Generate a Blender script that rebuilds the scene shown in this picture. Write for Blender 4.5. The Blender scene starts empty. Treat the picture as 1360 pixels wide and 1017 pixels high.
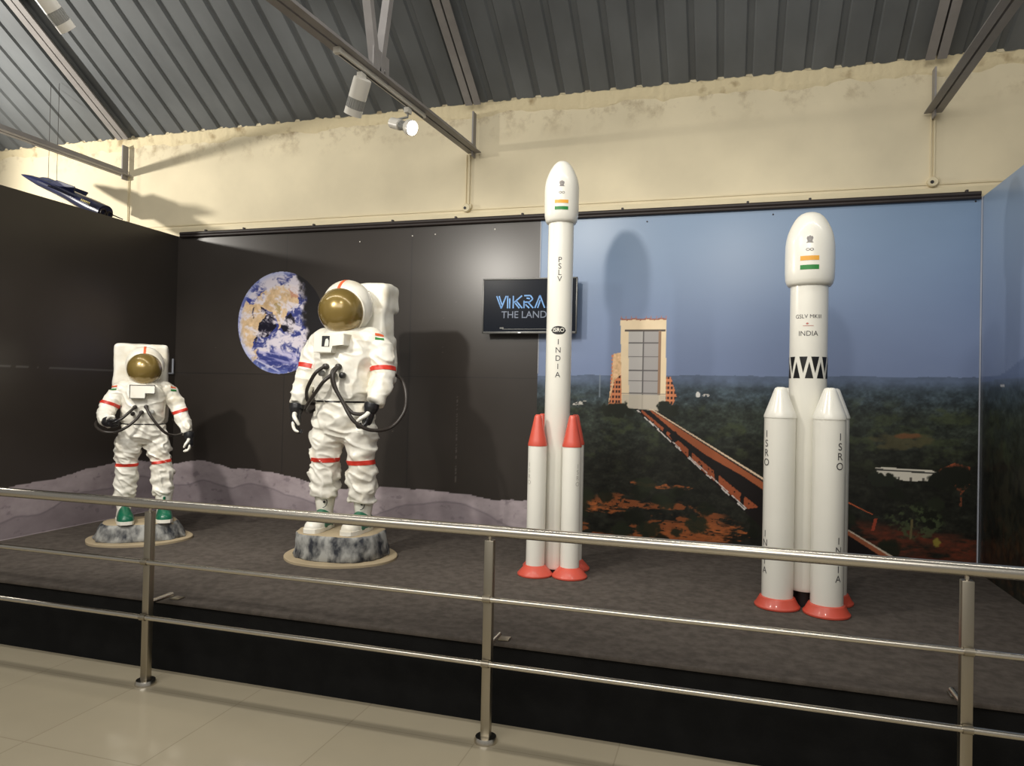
import bpy, bmesh, math, random
import numpy as np
from mathutils import Vector, Matrix, noise
from mathutils.bvhtree import BVHTree
random.seed(7)
S = bpy.context.scene
COL = S.collection
PI = math.pi
R = math.radians

# ------------------------------------------------------------------ camera
F_PX, YAW, PITCH, ROLL, CAM_H = 957.4, 0.2907, 0.0119, 0.0217, 1.55
cam_data = bpy.data.cameras.new('camera')
cam = bpy.data.objects.new('camera', cam_data)
COL.objects.link(cam)
_f = Vector((-math.sin(YAW)*math.cos(PITCH), math.cos(YAW)*math.cos(PITCH), math.sin(PITCH)))
_r = Vector((math.cos(YAW), math.sin(YAW), 0))
_u = _r.cross(_f)
_r2 = math.cos(ROLL)*_r + math.sin(ROLL)*_u
_u2 = -math.sin(ROLL)*_r + math.cos(ROLL)*_u
cam.matrix_world = Matrix(((_r2.x, _u2.x, -_f.x, 0), (_r2.y, _u2.y, -_f.y, 0), (_r2.z, _u2.z, -_f.z, CAM_H), (0, 0, 0, 1)))
cam_data.sensor_width = 36.0
cam_data.lens = F_PX/1360*36.0
cam_data.clip_start = 0.05
S.camera = cam

# ------------------------------------------------------------------ exposure, world, lights
S.view_settings.view_transform = 'Standard'
S.view_settings.look = 'None'
S.view_settings.gamma = 1
S.view_settings.exposure = 0.55
S.view_settings.use_curve_mapping = False
W = bpy.data.worlds.new('world'); S.world = W
W.use_nodes = True
W.node_tree.nodes['Background'].inputs[0].default_value = (1.0, 0.97, 0.92, 1)
W.node_tree.nodes['Background'].inputs[1].default_value = 0.16

def lamp(name, kind, loc, target, energy, color=(1, .95, .86), size=.06, angle=90, blend=.6, sizey=None):
    d = bpy.data.lights.new(name, kind); d.energy = energy; d.color = color
    if kind == 'SPOT':
        d.spot_size = R(angle); d.spot_blend = blend; d.shadow_soft_size = size
    elif kind == 'POINT':
        d.shadow_soft_size = size
    elif kind == 'AREA':
        d.shape = 'RECTANGLE'; d.size = size; d.size_y = sizey or size
    o = bpy.data.objects.new(name, d); COL.objects.link(o)
    o.location = loc
    o.rotation_euler = (Vector(target)-Vector(loc)).to_track_quat('-Z', 'Y').to_euler()
    return o
# the spotlights on the track above the railing, and one beyond the left partition
lamp('spot_light', 'SPOT', (-2.95, 2.1, 3.15), (-2.5, 4.6, 1.5), 135, angle=75)
lamp('spot_light', 'SPOT', (-4.0, 2.0, 3.3), (-4.2, 4.5, 1.2), 150, angle=60)
lamp('spot_light', 'SPOT', (-1.60, 2.6, 3.50), (-0.9, 4.9, 1.8), 82, angle=80)
lamp('spot_light', 'SPOT', (0.05, 2.15, 3.30), (0.5, 4.9, 1.3), 44, angle=80)
lamp('spot_light', 'SPOT', (-7.1, 3.5, 3.35), (-4.3, 5.7, 3.35), 240, angle=130)
lamp('tube_light', 'AREA', (-1.6, 3.22, 4.75), (-1.6, 3.221, 0), 48, color=(1, .97, .91), size=9, sizey=.12)
lamp('hall_light', 'AREA', (-1.5, -2.2, 4.6), (-1.5, 3.5, .6), 132, color=(1, .96, .89), size=7, sizey=2.5)

# ------------------------------------------------------------------ measures (metres)
D, XL, XR, ZP, ZROOF, ZST = 5.634, -5.026, 1.654, 2.955, 3.951, 0.389
YST, YRAIL = 3.203, 3.0525
YW = D + .06
TX = (-5.697, -2.068, 1.350)
SLOPE = R(32.7)

# ------------------------------------------------------------------ materials
def srgb(c):
    c = [x/255 for x in c]
    return tuple(x/12.92 if x <= .04045 else ((x+.055)/1.055)**2.4 for x in c)
def mat(name, col, rough=.6, metal=0, noise_amt=0, scale=8, spec=.5, bump=0, bscale=40, coat=0, emit=0, col2=None, stretch=(1, 1, 1), detail=6, lo=.35, hi=.65):
    m = bpy.data.materials.new(name); m.use_nodes = True
    nt = m.node_tree; b = nt.nodes['Principled BSDF']
    c = srgb(col)
    b.inputs['Base Color'].default_value = (*c, 1)
    b.inputs['Roughness'].default_value = rough
    b.inputs['Metallic'].default_value = metal
    b.inputs['Specular IOR Level'].default_value = spec
    b.inputs['Coat Weight'].default_value = coat
    b.inputs['Coat Roughness'].default_value = .08
    if emit:
        b.inputs['Emission Color'].default_value = (*c, 1); b.inputs['Emission Strength'].default_value = emit
    tc = nt.nodes.new('ShaderNodeTexCoord'); mp = nt.nodes.new('ShaderNodeMapping')
    mp.inputs['Scale'].default_value = stretch
    nt.links.new(tc.outputs['Object'], mp.inputs[0])
    if noise_amt or col2:
        n = nt.nodes.new('ShaderNodeTexNoise'); n.inputs['Scale'].default_value = scale; n.inputs['Detail'].default_value = detail
        r = nt.nodes.new('ShaderNodeValToRGB')
        nt.links.new(mp.outputs[0], n.inputs['Vector']); nt.links.new(n.outputs['Fac'], r.inputs[0]); nt.links.new(r.outputs[0], b.inputs['Base Color'])
        c2 = srgb(col2) if col2 else tuple(x*(1-noise_amt) for x in c)
        r.color_ramp.elements[0].position = lo; r.color_ramp.elements[1].position = hi
        r.color_ramp.elements[0].color = (*c2, 1); r.color_ramp.elements[1].color = (*c, 1)
    if bump:
        n = nt.nodes.new('ShaderNodeTexNoise'); n.inputs['Scale'].default_value = bscale; n.inputs['Detail'].default_value = 5
        bp = nt.nodes.new('ShaderNodeBump'); bp.inputs['Strength'].default_value = bump; bp.inputs['Distance'].default_value = .01
        nt.links.new(mp.outputs[0], n.inputs['Vector']); nt.links.new(n.outputs['Fac'], bp.inputs['Height']); nt.links.new(bp.outputs[0], b.inputs['Normal'])
    return m
def print_mat(name, rough=.35, spec=.35):
    m = bpy.data.materials.new(name); m.use_nodes = True
    nt = m.node_tree; b = nt.nodes['Principled BSDF']
    a = nt.nodes.new('ShaderNodeVertexColor'); a.layer_name = 'print'
    nt.links.new(a.outputs['Color'], b.inputs['Base Color'])
    b.inputs['Roughness'].default_value = rough; b.inputs['Specular IOR Level'].default_value = spec
    return m
M = {}
M['wall'] = mat('beige_plaster', (235, 223, 192), .75, noise_amt=.14, scale=1.6, bump=.15, bscale=14, spec=.3)
def wall_stains(m):
    # brownish damp stains under the roof line, blotchy and irregular
    nt = m.node_tree; b = nt.nodes['Principled BSDF']
    src = b.inputs['Base Color'].links[0].from_socket
    tc = nt.nodes.new('ShaderNodeTexCoord'); sp = nt.nodes.new('ShaderNodeSeparateXYZ'); mr = nt.nodes.new('ShaderNodeMapRange')
    mr.inputs['From Min'].default_value = 3.62; mr.inputs['From Max'].default_value = 3.93
    n = nt.nodes.new('ShaderNodeTexNoise'); n.inputs['Scale'].default_value = 5.5; n.inputs['Detail'].default_value = 9; n.inputs['Roughness'].default_value = .7
    r = nt.nodes.new('ShaderNodeValToRGB'); r.color_ramp.elements[0].position = .50; r.color_ramp.elements[1].position = .68
    mu = nt.nodes.new('ShaderNodeMath'); mu.operation = 'MULTIPLY'
    mx = nt.nodes.new('ShaderNodeMixRGB'); mx.inputs[2].default_value = (*srgb((150, 128, 94)), 1)
    L = nt.links.new
    L(tc.outputs['Object'], sp.inputs[0]); L(sp.outputs['Z'], mr.inputs['Value']); L(tc.outputs['Object'], n.inputs['Vector']); L(n.outputs['Fac'], r.inputs[0])
    L(r.outputs[0], mu.inputs[0]); L(mr.outputs[0], mu.inputs[1]); L(mu.outputs[0], mx.inputs[0]); L(src, mx.inputs[1]); L(mx.outputs[0], b.inputs['Base Color'])
wall_stains(M['wall'])
M['mortar'] = mat('rough_mortar', (226, 212, 176), .95, col2=(166, 146, 112), scale=6, bump=.6, bscale=34, spec=.1, lo=.26, hi=.40)
M['sheet'] = mat('grey_roof_sheet', (116, 120, 123), .55, noise_amt=.25, scale=2.5, spec=.4, stretch=(1, .25, 1))
M['steel'] = mat('grey_painted_steel', (150, 146, 144), .5, noise_amt=.15, scale=6, spec=.4)
M['carpet'] = mat('brown_grey_carpet', (98, 91, 85), .95, scale=22, bump=.5, bscale=260, spec=.05, col2=(82, 76, 71), detail=9)
M['skirt'] = mat('black_carpet_skirt', (30, 30, 30), .95, noise_amt=.25, scale=8, bump=.3, bscale=200, spec=.1)
M['purlin'] = mat('dark_purlin_paint', (92, 84, 92), .6, noise_amt=.15, scale=6)
M['stainless'] = mat('stainless_steel', (214, 208, 196), .26, metal=1, noise_amt=.1, scale=30, stretch=(.05, 1, 1))
M['stainless_dull'] = mat('brushed_stainless', (176, 168, 152), .38, metal=1, noise_amt=.12, scale=20, stretch=(1, 1, .1))
M['white'] = mat('white_gloss_paint', (236, 234, 224), .28, noise_amt=.04, scale=4, coat=.3)
M['white_suit'] = mat('white_suit_paint', (240, 237, 226), .36, col2=(222, 214, 194), scale=7, coat=.25, lo=.3, hi=.5)
M['red'] = mat('red_orange_paint', (206, 84, 66), .4, noise_amt=.1, scale=10, coat=.2)
M['band_red'] = mat('red_band_paint', (205, 52, 36), .45, noise_amt=.1, scale=20)
M['black'] = mat('black_paint', (22, 22, 23), .4, noise_amt=.2, scale=12)
M['glove'] = mat('black_glove_paint', (30, 30, 33), .35, noise_amt=.2, scale=15, coat=.3)
M['hose'] = mat('dark_rubber_hose', (52, 46, 42), .42, noise_amt=.2, scale=20)
M['ink'] = mat('dark_lettering', (70, 68, 70), .5, noise_amt=.1, scale=40)
M['crest'] = mat('grey_crest_print', (138, 134, 132), .5, noise_amt=.2, scale=60)
M['ink_pale'] = mat('pale_lettering', (190, 186, 178), .5, noise_amt=.1, scale=40)
M['ink_red'] = mat('red_lettering', (190, 110, 100), .5, noise_amt=.1, scale=40)
M['saffron'] = mat('saffron_print', (232, 168, 62), .5, noise_amt=.05, scale=30)
M['orange'] = mat('orange_patch', (226, 100, 56), .5, noise_amt=.05, scale=30)
M['green'] = mat('green_print', (34, 128, 56), .5, noise_amt=.05, scale=30)
M['boot_green'] = mat('green_boot_paint', (18, 104, 76), .3, noise_amt=.15, scale=14, coat=.4)
M['gold'] = mat('gold_visor', (140, 118, 62), .26, metal=.38, noise_amt=.12, scale=6, coat=.8, bump=.12, bscale=7)
M['rock'] = mat('painted_rock', (164, 164, 160), .85, col2=(52, 54, 60), scale=13, bump=.5, bscale=22, spec=.2, lo=.36, hi=.62, stretch=(1.3, 1, .8))
M['board'] = mat('beige_board', (176, 160, 132), .8, noise_amt=.12, scale=6, spec=.2)
M['lamp_white'] = mat('white_lamp_paint', (222, 218, 208), .35, noise_amt=.04, scale=10)
M['lamp_grey'] = mat('grey_lamp_vent', (156, 156, 152), .5, noise_amt=.1, scale=30)
M['lens'] = mat('lit_lens', (255, 250, 236), .3, emit=9)
M['lens_off'] = mat('dull_lens', (190, 186, 176), .2, noise_amt=.05, scale=10)
M['jet'] = mat('dark_blue_gloss', (30, 34, 66), .3, noise_amt=.3, scale=6, coat=.4)
M['jet_yellow'] = mat('pale_yellow_mark', (178, 164, 92), .5, noise_amt=.2, scale=30)
M['canopy'] = mat('dark_canopy', (60, 64, 84), .12, noise_amt=.1, scale=10, coat=.6)
M['tv_black'] = mat('black_plastic', (20, 20, 22), .35, noise_amt=.1, scale=20)
M['tv_edge'] = mat('grey_bezel', (96, 96, 94), .35, metal=.4, noise_amt=.1, scale=20)
M['screen'] = mat('dark_screen', (16, 19, 25), .25, noise_amt=.05, scale=5, emit=.6, spec=.06)
M['glow_blue'] = mat('blue_screen_text', (86, 140, 196), .4, noise_amt=.45, scale=34, emit=.28)
M['glow_grey'] = mat('grey_screen_text', (92, 102, 120), .4, noise_amt=.3, scale=60, emit=.25)
M['glow_white'] = mat('white_screen_text', (225, 225, 225), .4, emit=.6)
M['dark_pipe'] = mat('dark_pipe', (46, 38, 36), .5, noise_amt=.2, scale=9)
M['conduit'] = mat('cream_conduit', (228, 215, 180), .55, noise_amt=.08, scale=6)
M['print'] = print_mat('vinyl_print', .32, .4)
M['print_dark'] = print_mat('black_vinyl_print', .30, .5)
M['panel_back'] = mat('panel_board', (70, 66, 60), .7, noise_amt=.1, scale=6)
M['trim_white'] = mat('white_edge_strip', (176, 180, 190), .5, noise_amt=.08, scale=10)

def tiles_material():
    m = bpy.data.materials.new('vitrified_floor_tiles'); m.use_nodes = True
    nt = m.node_tree; b = nt.nodes['Principled BSDF']
    tc = nt.nodes.new('ShaderNodeTexCoord')
    br = nt.nodes.new('ShaderNodeTexBrick'); br.offset = 0; br.squash = 1
    br.inputs['Color1'].default_value = (*srgb((204, 192, 166)), 1); br.inputs['Color2'].default_value = (*srgb((199, 187, 161)), 1)
    br.inputs['Mortar'].default_value = (*srgb((184, 172, 147)), 1)
    br.inputs['Scale'].default_value = 1; br.inputs['Mortar Size'].default_value = .003; br.inputs['Brick Width'].default_value = .61; br.inputs['Row Height'].default_value = .61
    mp = nt.nodes.new('ShaderNodeMapping'); mp.inputs['Location'].default_value = (.43, .044, 0)
    n = nt.nodes.new('ShaderNodeTexNoise'); n.inputs['Scale'].default_value = 2.2; n.inputs['Detail'].default_value = 7
    mx = nt.nodes.new('ShaderNodeMixRGB'); mx.blend_type = 'MULTIPLY'; mx.inputs[0].default_value = .18
    nt.links.new(tc.outputs['Object'], mp.inputs[0]); nt.links.new(mp.outputs[0], br.inputs['Vector']); nt.links.new(tc.outputs['Object'], n.inputs['Vector'])
    nt.links.new(br.outputs['Color'], mx.inputs[1]); nt.links.new(n.outputs['Fac'], mx.inputs[2]); nt.links.new(mx.outputs[0], b.inputs['Base Color'])
    b.inputs['Roughness'].default_value = .12; b.inputs['Specular IOR Level'].default_value = .5
    return m
M['tiles'] = tiles_material()

# ------------------------------------------------------------------ mesh helpers
class MB:
    """collects shapes for ONE mesh"""
    def __init__(s): s.bm = bmesh.new()
    def box(s, c, size, rot=None, bevel=0, segs=2):
        t = bmesh.new(); bmesh.ops.create_cube(t, size=1)
        bmesh.ops.scale(t, vec=size, verts=t.verts)
        if bevel: bmesh.ops.bevel(t, geom=list(t.edges), offset=bevel, segments=segs, affect='EDGES', profile=.5)
        mt = Matrix.Translation(c) @ (rot.to_4x4() if rot else Matrix.Identity(4))
        return s.add(t, mt)
    def add(s, t, mt=None):
        if mt: bmesh.ops.transform(t, matrix=mt, verts=t.verts)
        vm = {v: s.bm.verts.new(v.co) for v in t.verts}
        for f in t.faces:
            try: s.bm.faces.new([vm[v] for v in f.verts])
            except ValueError: pass
        t.free(); return s
    def rings(s, rings, caps=True, closed=False):
        vs = [[s.bm.verts.new(p) for p in r] for r in rings]
        n = len(vs[0])
        for a, b in zip(vs, vs[1:]):
            for i in range(n): s.bm.faces.new((a[i], a[(i+1) % n], b[(i+1) % n], b[i]))
        if closed:
            a, b = vs[-1], vs[0]
            for i in range(n): s.bm.faces.new((a[i], a[(i+1) % n], b[(i+1) % n], b[i]))
        elif caps:
            s.bm.faces.new(list(reversed(vs[0]))); s.bm.faces.new(vs[-1])
        return s
    def lathe(s, prof, c=(0, 0, 0), n=40, mt=None, caps=True):
        c = Vector(c); rs = []
        for r, z in prof:
            ring = [Vector((r*math.cos(2*PI*i/n), r*math.sin(2*PI*i/n), z)) for i in range(n)]
            rs.append([(mt @ v if mt else v)+c for v in ring])
        return s.rings(rs, caps)
    def tube(s, pts, r, n=12, caps=True, fold=None, smooth=0):
        pts = [Vector(p) for p in pts]
        rr = list(r) if isinstance(r, (list, tuple)) else [r]*len(pts)
        if smooth: pts, rr = spline(pts, rr, smooth)
        rs = []; up = None; L = 0
        for i, p in enumerate(pts):
            d = (pts[min(i+1, len(pts)-1)]-pts[max(i-1, 0)]).normalized()
            if up is None:
                up = Vector((0, 0, 1)) if abs(d.z) < .9 else Vector((0, 1, 0))
            x = d.cross(up).normalized(); up = x.cross(d).normalized()
            if i: L += (p-pts[i-1]).length
            ring = []
            for k in range(n):
                a = 2*PI*k/n
                q = rr[i]*(fold(L, a) if fold else 1)
                ring.append(p+(x*math.cos(a)+up*math.sin(a))*q)
            rs.append(ring)
        return s.rings(rs, caps)
    def ball(s, c, r, n=24, m=14, rot=None):
        t = bmesh.new(); bmesh.ops.create_uvsphere(t, u_segments=n, v_segments=m, radius=1)
        rv = r if isinstance(r, (list, tuple)) else (r, r, r)
        bmesh.ops.scale(t, vec=rv, verts=t.verts)
        return s.add(t, Matrix.Translation(c) @ (rot.to_4x4() if rot else Matrix.Identity(4)))
    def bar(s, a, b, w, h, up=(0, 0, 1), bevel=0):
        a = Vector(a); b = Vector(b); d = (b-a); L = d.length; d.normalize()
        u = Vector(up); x = d.cross(u).normalized(); u = x.cross(d)
        m = Matrix((x, d, u)).transposed()
        return s.box((a+b)/2, (w, L, h), m, bevel)
    def poly(s, pts):
        s.bm.faces.new([s.bm.verts.new(p) for p in pts]); return s
    def mesh(s, name, smooth=True, angle=35):
        bmesh.ops.recalc_face_normals(s.bm, faces=s.bm.faces)
        me = bpy.data.meshes.new(name); s.bm.to_mesh(me); s.bm.free()
        finish(me, smooth, angle); return me
    def build(s, name, m, parent=None, smooth=True, angle=35):
        return link(name, s.mesh(name, smooth, angle), m, parent)
def finish(me, smooth=True, angle=35):
    if smooth:
        me.polygons.foreach_set('use_smooth', [True]*len(me.polygons))
        me.set_sharp_from_angle(angle=R(angle))
def link(name, me, m, parent=None):
    o = bpy.data.objects.new(name, me); COL.objects.link(o)
    if m and not me.materials: me.materials.append(m)
    o.parent = parent
    return o
def spline(pts, rr, k):
    P, Q = [], []
    n = len(pts)
    for i in range(n-1):
        p0, p1, p2, p3 = pts[max(i-1, 0)], pts[i], pts[i+1], pts[min(i+2, n-1)]
        for j in range(k):
            t = j/k
            P.append(.5*((2*p1)+(p2-p0)*t+(2*p0-5*p1+4*p2-p3)*t*t+(3*p1-p0-3*p2+p3)*t**3))
            u = t*t*(3-2*t); Q.append(rr[i]*(1-u)+rr[i+1]*u)
    P.append(pts[-1]); Q.append(rr[-1])
    return P, Q
def thing(name, label, cat, loc=(0, 0, 0), rz=0, group=None):
    o = bpy.data.objects.new(name, None); COL.objects.link(o)
    o.location = loc; o.rotation_euler = (0, 0, rz); o.empty_display_size = .1
    return tag(o, label, cat, group)
def tag(o, label, cat, group=None):
    o['label'] = label; o['category'] = cat
    if group: o['group'] = group
    return o
def struct(o):
    o['kind'] = 'structure'; return o
def copy_tree(o, parent=None):
    c = o.copy(); COL.objects.link(c)
    if parent: c.parent = parent
    for ch in [x for x in bpy.data.objects if x.parent == o]: copy_tree(ch, c)
    return c
def voxel(mb, size, smooth_it=3):
    """union of the collected closed shapes as one continuous surface"""
    bmesh.ops.recalc_face_normals(mb.bm, faces=mb.bm.faces)
    me = bpy.data.meshes.new('tmp'); mb.bm.to_mesh(me); mb.bm.free()
    o = bpy.data.objects.new('tmp', me); COL.objects.link(o)
    md = o.modifiers.new('r', 'REMESH'); md.mode = 'VOXEL'; md.voxel_size = size
    if smooth_it:
        sm = o.modifiers.new('s', 'SMOOTH'); sm.factor = .5; sm.iterations = smooth_it
    dg = bpy.context.evaluated_depsgraph_get()
    out = bpy.data.meshes.new_from_object(o.evaluated_get(dg))
    bpy.data.objects.remove(o); bpy.data.meshes.remove(me)
    return out
def displace(me, fn):
    n = len(me.vertices)
    co = np.empty(n*3); no = np.empty(n*3)
    me.vertices.foreach_get('co', co); me.vertex_normals.foreach_get('vector', no)
    co = co.reshape(-1, 3); no = no.reshape(-1, 3)
    d = np.array([fn(Vector(c)) for c in co])
    me.vertices.foreach_set('co', (co+no*d[:, None]).ravel()); me.update()
def text_polys(txt, size, bold=0, cut=0):
    cu = bpy.data.curves.new('t', 'FONT'); cu.body = txt; cu.size = size; cu.align_x = 'CENTER'; cu.align_y = 'CENTER'; cu.offset = bold; cu.resolution_u = 4
    o = bpy.data.objects.new('t', cu); COL.objects.link(o)
    dg = bpy.context.evaluated_depsgraph_get()
    me = bpy.data.meshes.new_from_object(o.evaluated_get(dg))
    bpy.data.objects.remove(o); bpy.data.curves.remove(cu)
    bm = bmesh.new(); bm.from_mesh(me); bpy.data.meshes.remove(me)
    if cut and bm.verts:
        x0 = min(v.co.x for v in bm.verts); x1 = max(v.co.x for v in bm.verts); x = x0+cut
        while x < x1:
            bmesh.ops.bisect_plane(bm, geom=list(bm.verts)+list(bm.edges)+list(bm.faces), plane_co=(x, 0, 0), plane_no=(1, 0, 0)); x += cut
    return bm
def rect_bm(w, h, cx=0, cz=0, nx=8):
    bm = bmesh.new()
    vs = [[bm.verts.new((cx-w/2+w*i/nx, cz+s*h/2, 0)) for i in range(nx+1)] for s in (-1, 1)]
    for i in range(nx): bm.faces.new((vs[0][i], vs[0][i+1], vs[1][i+1], vs[1][i]))
    return bm
def ellipse_bm(a, b, cx=0, cz=0, n=32):
    bm = bmesh.new()
    rows = []
    for j in range(9):
        t = -1+2*j/8; h = b*math.sqrt(max(0, 1-t*t))
        rows.append((bm.verts.new((cx+a*t, cz-h-1e-5, 0)), bm.verts.new((cx+a*t, cz+h+1e-5, 0))))
    for p, q in zip(rows, rows[1:]): bm.faces.new((p[0], q[0], q[1], p[1]))
    return bm
def tri_bm(pts):
    bm = bmesh.new(); bm.faces.new([bm.verts.new((x, z, 0)) for x, z in pts])
    for k in range(2): bmesh.ops.subdivide_edges(bm, edges=list(bm.edges), cuts=1, use_grid_fill=True)
    return bm
def wrap(bms, rad, az, z0, c=(0, 0), off=.0012):
    """lay flat printed shapes on the round surface of radius rad(z) about axis c, facing azimuth az (0 = towards -Y)"""
    mb = MB()
    for bm in bms:
        for v in bm.verts:
            x, z = v.co.x, v.co.y+z0
            r = rad(z)+off
            a = az+x/r
            v.co = (c[0]+r*math.sin(a), c[1]-r*math.cos(a), z)
        mb.add(bm)
    return mb
def shift(bm, x, z):
    for v in bm.verts: v.co.x += x; v.co.y += z
    return bm

# ------------------------------------------------------------------ noise for printed pictures
_rng = np.random.RandomState(3)
_T = _rng.rand(256, 256)
def vn(x, y):
    xi = np.floor(x).astype(int); yi = np.floor(y).astype(int); fx = x-xi; fy = y-yi
    fx = fx*fx*(3-2*fx); fy = fy*fy*(3-2*fy)
    a = _T[xi & 255, yi & 255]; b = _T[(xi+1) & 255, yi & 255]; c = _T[xi & 255, (yi+1) & 255]; d = _T[(xi+1) & 255, (yi+1) & 255]
    return (a*(1-fx)+b*fx)*(1-fy)+(c*(1-fx)+d*fx)*fy
def fbm(x, y, o=5, s=0):
    v = 0; a = .5; t = 0
    for k in range(o):
        v = v+a*vn(x+s*17.3+k*5.1, y+s*9.7+k*3.7); t += a; a *= .55; x = x*2.03; y = y*2.03
    return v/t
def inpoly(x, y, poly):
    r = np.zeros(x.shape, bool); n = len(poly)
    for i in range(n):
        x1, y1 = poly[i]; x2, y2 = poly[(i+1) % n]
        if y1 == y2: continue
        r ^= ((y1 > y) != (y2 > y)) & (x < (x2-x1)*(y-y1)/(y2-y1)+x1)
    return r
def sm(a, b, x):
    t = np.clip((x-a)/(b-a), 0, 1); return t*t*(3-2*t)
def mixc(c, new, m):
    m = np.asarray(m, float)[..., None]
    return c*(1-m)+np.asarray(new, float)*m
def print_grid(name, us, vs, place, colour, m, parent=None, thick=None):
    """a printed panel: grid us x vs, place(u,v)->3D arrays, colour(u,v)->sRGB 0..255"""
    U, V = np.meshgrid(us, vs, indexing='ij')
    X, Y, Z = place(U, V)
    nu, nv = U.shape
    co = np.stack([X, Y, Z], -1).reshape(-1, 3)
    idx = np.arange(nu*nv).reshape(nu, nv)
    q = np.stack([idx[:-1, :-1], idx[1:, :-1], idx[1:, 1:], idx[:-1, 1:]], -1).reshape(-1, 4)
    me = bpy.data.meshes.new(name)
    me.vertices.add(len(co)); me.vertices.foreach_set('co', co.ravel())
    me.loops.add(q.size); me.loops.foreach_set('vertex_index', q.ravel())
    me.polygons.add(len(q)); me.polygons.foreach_set('loop_start', np.arange(0, q.size, 4)); me.polygons.foreach_set('loop_total', np.full(len(q), 4))
    me.update(calc_edges=True)
    c = np.clip(colour(U, V), 0, 255)/255
    c = np.where(c <= .04045, c/12.92, ((c+.055)/1.055)**2.4).reshape(-1, 3)
    at = me.color_attributes.new('print', 'FLOAT_COLOR', 'POINT')
    at.data.foreach_set('color', np.concatenate([c, np.ones((len(c), 1))], 1).ravel())
    return link(name, me, m, parent)

# ================================================================== ROOM
MB().box((-2.5, 1.2, -.05), (17, 10, .1)).build('floor', M['tiles'], smooth=False)['kind'] = 'structure'
# back wall: plain plaster with a lumpy mortar bead along the roof sheet
mb = MB(); mb.box((-2.5, YW+.1, 2.0), (17, .2, 4.0)); struct(mb.build('wall_back', M['wall'], smooth=False))
mb = MB(); rs = []
nseg = 900
for i in range(nseg+1):
    x = -9.5+12.6*i/nseg
    n1 = noise.noise((x*3.1, 2.2, 0)); n2 = noise.noise((x*13, 7.7, 0)); n3 = noise.noise((x*37, 1.3, 0))
    low = ZROOF-.085-.06*n1-.02*n2; top = ZROOF+.005+.012*n2+.016*max(0, n3)+.02*max(0, n1); out = .007+.007*abs(n2)+.005*n3
    rs.append([Vector((x, YW+.02, low-.03)), Vector((x, YW-.004, low)), Vector((x, YW-out, (low*.6+top*.4))), Vector((x, YW-out*.9-.01, top)), Vector((x, YW+.02, top+.03))])
mb.rings(rs); struct(mb.build('trim_1', M['mortar']))
# corrugated roof sheet rising towards the hall
mb = MB()
x = .939-.206*52; prof = []
while x < 4.2:
    prof += [(x-.032, 0), (x-.019, .021), (x+.019, .021), (x+.032, 0)]
    x += .206
def roofpt(x, s, dz): 
    return Vector((x, YW+.12-s*math.cos(SLOPE)-dz*math.sin(SLOPE)*-1, ZROOF-.12*math.tan(SLOPE)+s*math.sin(SLOPE)+dz*math.cos(SLOPE)+.012))
rows = [[mb.bm.verts.new(roofpt(px, s, dz)) for px, dz in prof] for s in (0, 9.0)]
for i in range(len(prof)-1): mb.bm.faces.new((rows[0][i], rows[0][i+1], rows[1][i+1], rows[1][i]))
rf = mb.build('ceiling', M['sheet'], smooth=False); struct(rf)
sd = rf.modifiers.new('thickness', 'SOLIDIFY'); sd.thickness = .006; sd.offset = 1

# cream conduit casing and ledge on the wall, dark pipe with clips, junction boxes and drops
mb = MB(); mb.box((-2.2, YW-.0125, 3.0), (14, .023, .085), bevel=.004)
cc = mb.build('cable_casing', M['conduit']); tag(cc, 'long cream cable casing running along the beige wall above the panels', 'casing')
mb = MB(); mb.box((-2.2, YW-.0045, 3.075), (14, .007, .012)); mb.build('lip', M['conduit'], cc)
t = thing('dark_pipe', 'long dark pipe along the top edge of the back panels', 'pipe', (0, 0, 0))
mb = MB(); mb.tube([(XL+.04, D-.0185, ZP+.0185), (XR-.018, D-.0185, ZP+.0185)], .017, 12); mb.build('upper_tube', M['dark_pipe'], t)
mb = MB(); mb.tube([(XL+.04, D-.0175, ZP-.006), (XR-.018, D-.0175, ZP-.006)], .0145, 12); mb.build('lower_tube', M['dark_pipe'], t)
for k, x in enumerate((-4.7, -4.28, -3.55, -2.78, -2.2, -1.62, -.81, .12, .55, 1.55)):
    mb = MB(); mb.box((x, D-.0185, ZP+.036), (.018, .03, .022), bevel=.004); mb.build('clip', M['dark_pipe'], t)
def drop(x, ztop, zbot, dx, label, boxy):
    t = thing('conduit_drop', label, 'conduit', (x, YW, 0), 0, 'conduits below the trusses')
    mb = MB(); mb.box((0, -.008, (ztop+zbot)/2), (.012, .016, ztop-zbot), bevel=.003); mb.build('conduit', M['conduit'], t)
    mb = MB(); mb.box((dx, -.006, (ztop+zbot)/2), (.007, .012, ztop-zbot), bevel=.002); mb.build('conduit', M['conduit'], t)
    if boxy:
        mb = MB(); mb.lathe([(.034, 0), (.036, .03), (.03, .038)], (dx/2, -.002, zbot), 20, Matrix.Rotation(R(90), 3, 'X')); mb.box((dx/2+.03, -.018, zbot+.012), (.025, .02, .04), bevel=.004); jb = mb.build('junction_box', M['conduit'], t)
        mb = MB(); mb.lathe([(.012, 0), (.012, .004)], (dx/2-.008, -.0405, zbot-.004), 12, Matrix.Rotation(R(90), 3, 'X')); mb.build('entry_hole', M['black'], jb)
drop(-2.115, 3.54, 3.085, -.028, 'pair of thin cream conduits ending in a round junction box below the middle truss', True)
drop(1.365, 3.56, 3.085, -.02, 'cream conduit with a crusted junction box below the right truss', True)
drop(-5.69, 3.58, 3.03, .012, 'thin cream conduit below the left truss, with no junction box', False)

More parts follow.
